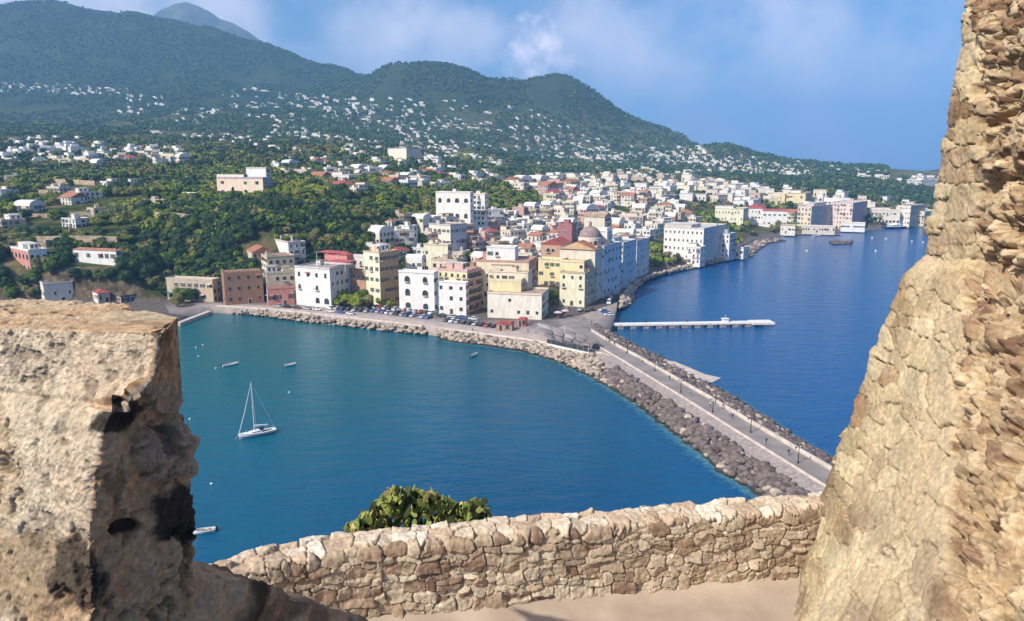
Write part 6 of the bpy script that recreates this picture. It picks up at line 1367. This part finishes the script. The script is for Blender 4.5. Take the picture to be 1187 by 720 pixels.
# ---- walkers
def person_mesh(pose, ctop, cbot):
    """one continuous walking body grown from a skeleton"""
    me = bpy.data.meshes.new('person'); s = [1, -1][pose % 2]
    J = [((0, 0, .95), .135), ((0, 0, 1.15), .12), ((0, .01, 1.38), .15), ((0, .01, 1.5), .06), ((0, .02, 1.62), .10), ((0, .02, 1.74), .075),
         ((.11, 0, .88), .09), ((.11, .14*s, .5), .06), ((.11, .10*s-.12, .08), .045), ((.11, .10*s+.03, .04), .04), ((-.11, 0, .88), .09), ((-.11, -.12*s, .5), .06), ((-.11, -.2*s-.08, .10), .045), ((-.11, -.2*s+.07, .05), .04),
         ((.2, 0, 1.42), .06), ((.25, -.08*s, 1.14), .045), ((.24, .04-.14*s, .88), .035), ((-.2, 0, 1.42), .06), ((-.25, .08*s, 1.14), .045), ((-.24, .04+.14*s, .88), .035)]
    E = [(0, 1), (1, 2), (2, 3), (3, 4), (4, 5), (0, 6), (6, 7), (7, 8), (8, 9), (0, 10), (10, 11), (11, 12), (12, 13), (2, 14), (14, 15), (15, 16), (2, 17), (17, 18), (18, 19)]
    me.from_pydata([j[0] for j in J], E, []); o = bpy.data.objects.new('tmp', me); COL.objects.link(o); sk = o.modifiers.new('s', 'SKIN'); sv = me.skin_vertices[0].data
    for i, j in enumerate(J): sv[i].radius = (j[1], j[1]*.85)
    sv[0].use_root = True; sb = o.modifiers.new('b', 'SUBSURF'); sb.levels = 1; dg = bpy.context.evaluated_depsgraph_get(); dg.update(); m2 = bpy.data.meshes.new_from_object(o.evaluated_get(dg)); bpy.data.objects.remove(o)
    skin = noisy('skin', (.45, .27, .19), scale=3); hair = noisy('hair', (.04, .025, .02), scale=3)
    mats = [cbot, ctop, skin, hair]; m2.materials.clear(); [m2.materials.append(m) for m in mats]
    for p in m2.polygons:
        z = p.center.z; x = abs(p.center.x); p.material_index = 3 if z > 1.68 or (z > 1.6 and p.center.y < 0) else 2 if z > 1.47 or (x > .2 and z < .98) else 1 if z > .93 else 0; p.use_smooth = True
    m2.name = 'person'; return m2
def people():
    cs = {n: noisy('cloth_'+n, c, scale=3) for n, c in {'black': (.02, .02, .025), 'white': (.7, .7, .68), 'navy': (.03, .05, .15), 'red': (.4, .04, .04), 'grey': (.2, .2, .2), 'blue': (.1, .2, .45), 'beige': (.5, .4, .28)}.items()}
    cache = {}; r = random.Random(2)
    for i, (px, py, t, b, w) in enumerate([(888, 515, 'black', 'navy', 'walking by the sea parapet near the castle end'), (914, 528, 'navy', 'black', 'walking alone close to the castle end'), (849, 486, 'black', 'black', 'beside the third lamp'), (846, 483, 'white', 'navy', 'next to the one in black'), (838, 474, 'red', 'black', 'near the middle of the causeway'), (829, 470, 'grey', 'navy', 'by the sea parapet, middle of the causeway'), (823, 472, 'white', 'black', 'in the middle of the causeway road'),
                                 (800, 460, 'blue', 'beige', 'above the boat slip'), (776, 441, 'black', 'blue', 'walking near the boat slip'), (745, 423, 'navy', 'beige', 'walking toward the town'), (738, 417, 'white', 'blue', 'walking just before the restaurant'), (712, 401, 'black', 'navy', 'beside the restaurant terrace'), (707, 399, 'red', 'blue', 'at the town end of the causeway'), (703, 397, 'beige', 'black', 'leading at the town end of the causeway'),
                                 (690, 379, 'navy', 'black', 'standing on the square by the pier'), (686, 376, 'black', 'black', 'standing in the small crowd on the square'), (693, 376, 'white', 'navy', 'at the right of the small crowd on the square'), (677, 371, 'grey', 'black', 'crossing the square'), (600, 384, 'black', 'beige', 'walking on the promenade before the kiosk'), (621, 387, 'white', 'black', 'on the promenade below the terrace'), (548, 384.5, 'blue', 'black', 'on the promenade below the parked cars'), (612, 386, 'navy', 'navy', 'on the promenade right of the kiosk')]):
        z = 4.008 if px > 700 and py > 390 else 3.01; q = P(px, py, z); k = (i % 2, t, b)
        if k not in cache: cache[k] = person_mesh(i, cs[t], cs[b])
        a = math.atan2(_dir[1], _dir[0])-math.pi/2+(math.pi if r.random() < .5 else 0)+r.uniform(-.3, .3); o = link('person', cache[k], None, tuple(q), a); tag(o, 'person in %s top, %s trousers %s' % (t, b, w), 'person', 'people on the causeway and the square')
people()
def restaurant():
    z = 3.0; ps = [P(621, 374, 6.2), P(654, 369, 6.2), P(697, 396, 6.2), P(683, 401.5, 6.2), P(633, 391, 6.2)]; o = ps[0]; root = empty('terrace_restaurant', (o[0], o[1], z), 0, 'terrace restaurant under patched grey brown awnings at the town end of the causeway', 'restaurant')
    cols = [noisy('awning_%d' % i, c, scale=1) for i, c in enumerate([(.30, .27, .26), (.22, .19, .19), (.40, .37, .35), (.26, .22, .21)])]
    A, B, C, D, E = ps; r = random.Random(3); nU, nV = 5, 3
    top, bot = [E, D], [B, C]   # front and back edges
    def S(u, v): f = E*(1-u)+D*u; b_ = (A*(1-u*1.0)+B*u) if False else (A*(1-u)+C*u)+(B-A)*(1-u)*.55*u*4*.3; return f*(1-v)+b_*v
    k = 0
    for i in range(nU):
        for j in range(nV):
            e = .012; u0, u1, v0, v1 = i/nU+e, (i+1)/nU-e, j/nV+e, (j+1)/nV-e; q = [S(u0, v0), S(u1, v0), S(u1, v1), S(u0, v1)]; mid = sum(q)/4; mid[2] += .5; m = MB(); q = [np.array((p[0]-o[0], p[1]-o[1], 3.0+.12*((i+j) % 3))) for p in q]; c = np.array((mid[0]-o[0], mid[1]-o[1], 3.55+.12*((i+j) % 3)))
            m.add(q+[c], [(0, 1, 4), (1, 2, 4), (2, 3, 4), (3, 0, 4)], r.choice(cols)); m.obj('awning', root)
    for u in np.linspace(0.02, .98, 9):
        for v in (0.02, .98): p = S(u, v)-o; m = MB(); m.box(p[0]-.06, p[0]+.06, p[1]-.06, p[1]+.06, 0, 3.0, M_white); m.obj('post', root)
    p, q = S(.02, 0.015)-o, S(.98, .015)-o; m = MB(); m.add([(p[0], p[1], 0), (q[0], q[1], 0), (q[0], q[1], 1.0), (p[0], p[1], 1.0)], [(0, 1, 2, 3)], M_white); m.add([(p[0], p[1]+.04, 1.0), (q[0], q[1]+.04, 1.0), (q[0], q[1]+.04, 2.6), (p[0], p[1]+.04, 2.6)], [(0, 1, 2, 3)], M_glass); m.obj('screen', root)
    for px, py, w, d, rm, cr, lab in ((575, 383, 6.5, 4, M_red, (.42, .27, .2), 'brown kiosk with a faded red roof at the end of the car row'), (600, 378, 3.5, 3, noisy('red_canvas', (.5, .12, .13)), (.5, .08, .06), 'small bright red kiosk right of the brown one')):
        q = P(px, py, 3); rt = empty('kiosk', tuple(q), R(-12), lab, 'kiosk'); m = MB(); m.box(0, w, 0, d, 0, 2.6, plaster(cr)); m.obj('wall', rt); m = MB(); m.vprism([(-.3, 2.6), (w+.3, 2.6), (w-.5, 3.3), (.5, 3.3)], -.3, d+.3, rm); m.obj('roof', rt); link('door', DOOR, rt, (w*.3, 0, 0)); link('window', WIN[('plain', 1)], rt, (w*.72, 0, 1.5))
    # white parasols and tents on the square
    for i, (px, py) in enumerate([(647, 368), (655, 366), (612, 374)]):
        q = P(px, py, 3); rt = empty('parasol', tuple(q), 0, ['pale parasol at the back of the restaurant', 'pale parasol nearest the corner house', 'pale parasol before the archway'][i], 'parasol'); m = MB(); m.lathe([(.05, 0), (.05, 2.6), (0, 2.6)], M_white, 6); m.obj('pole', rt); m = MB(); m.lathe([(2.0, 2.2), (1.2, 2.55), (0, 2.9)], noisy('pink_canvas', (.66, .5, .46), scale=1), 8); m.obj('canopy', rt)
restaurant()
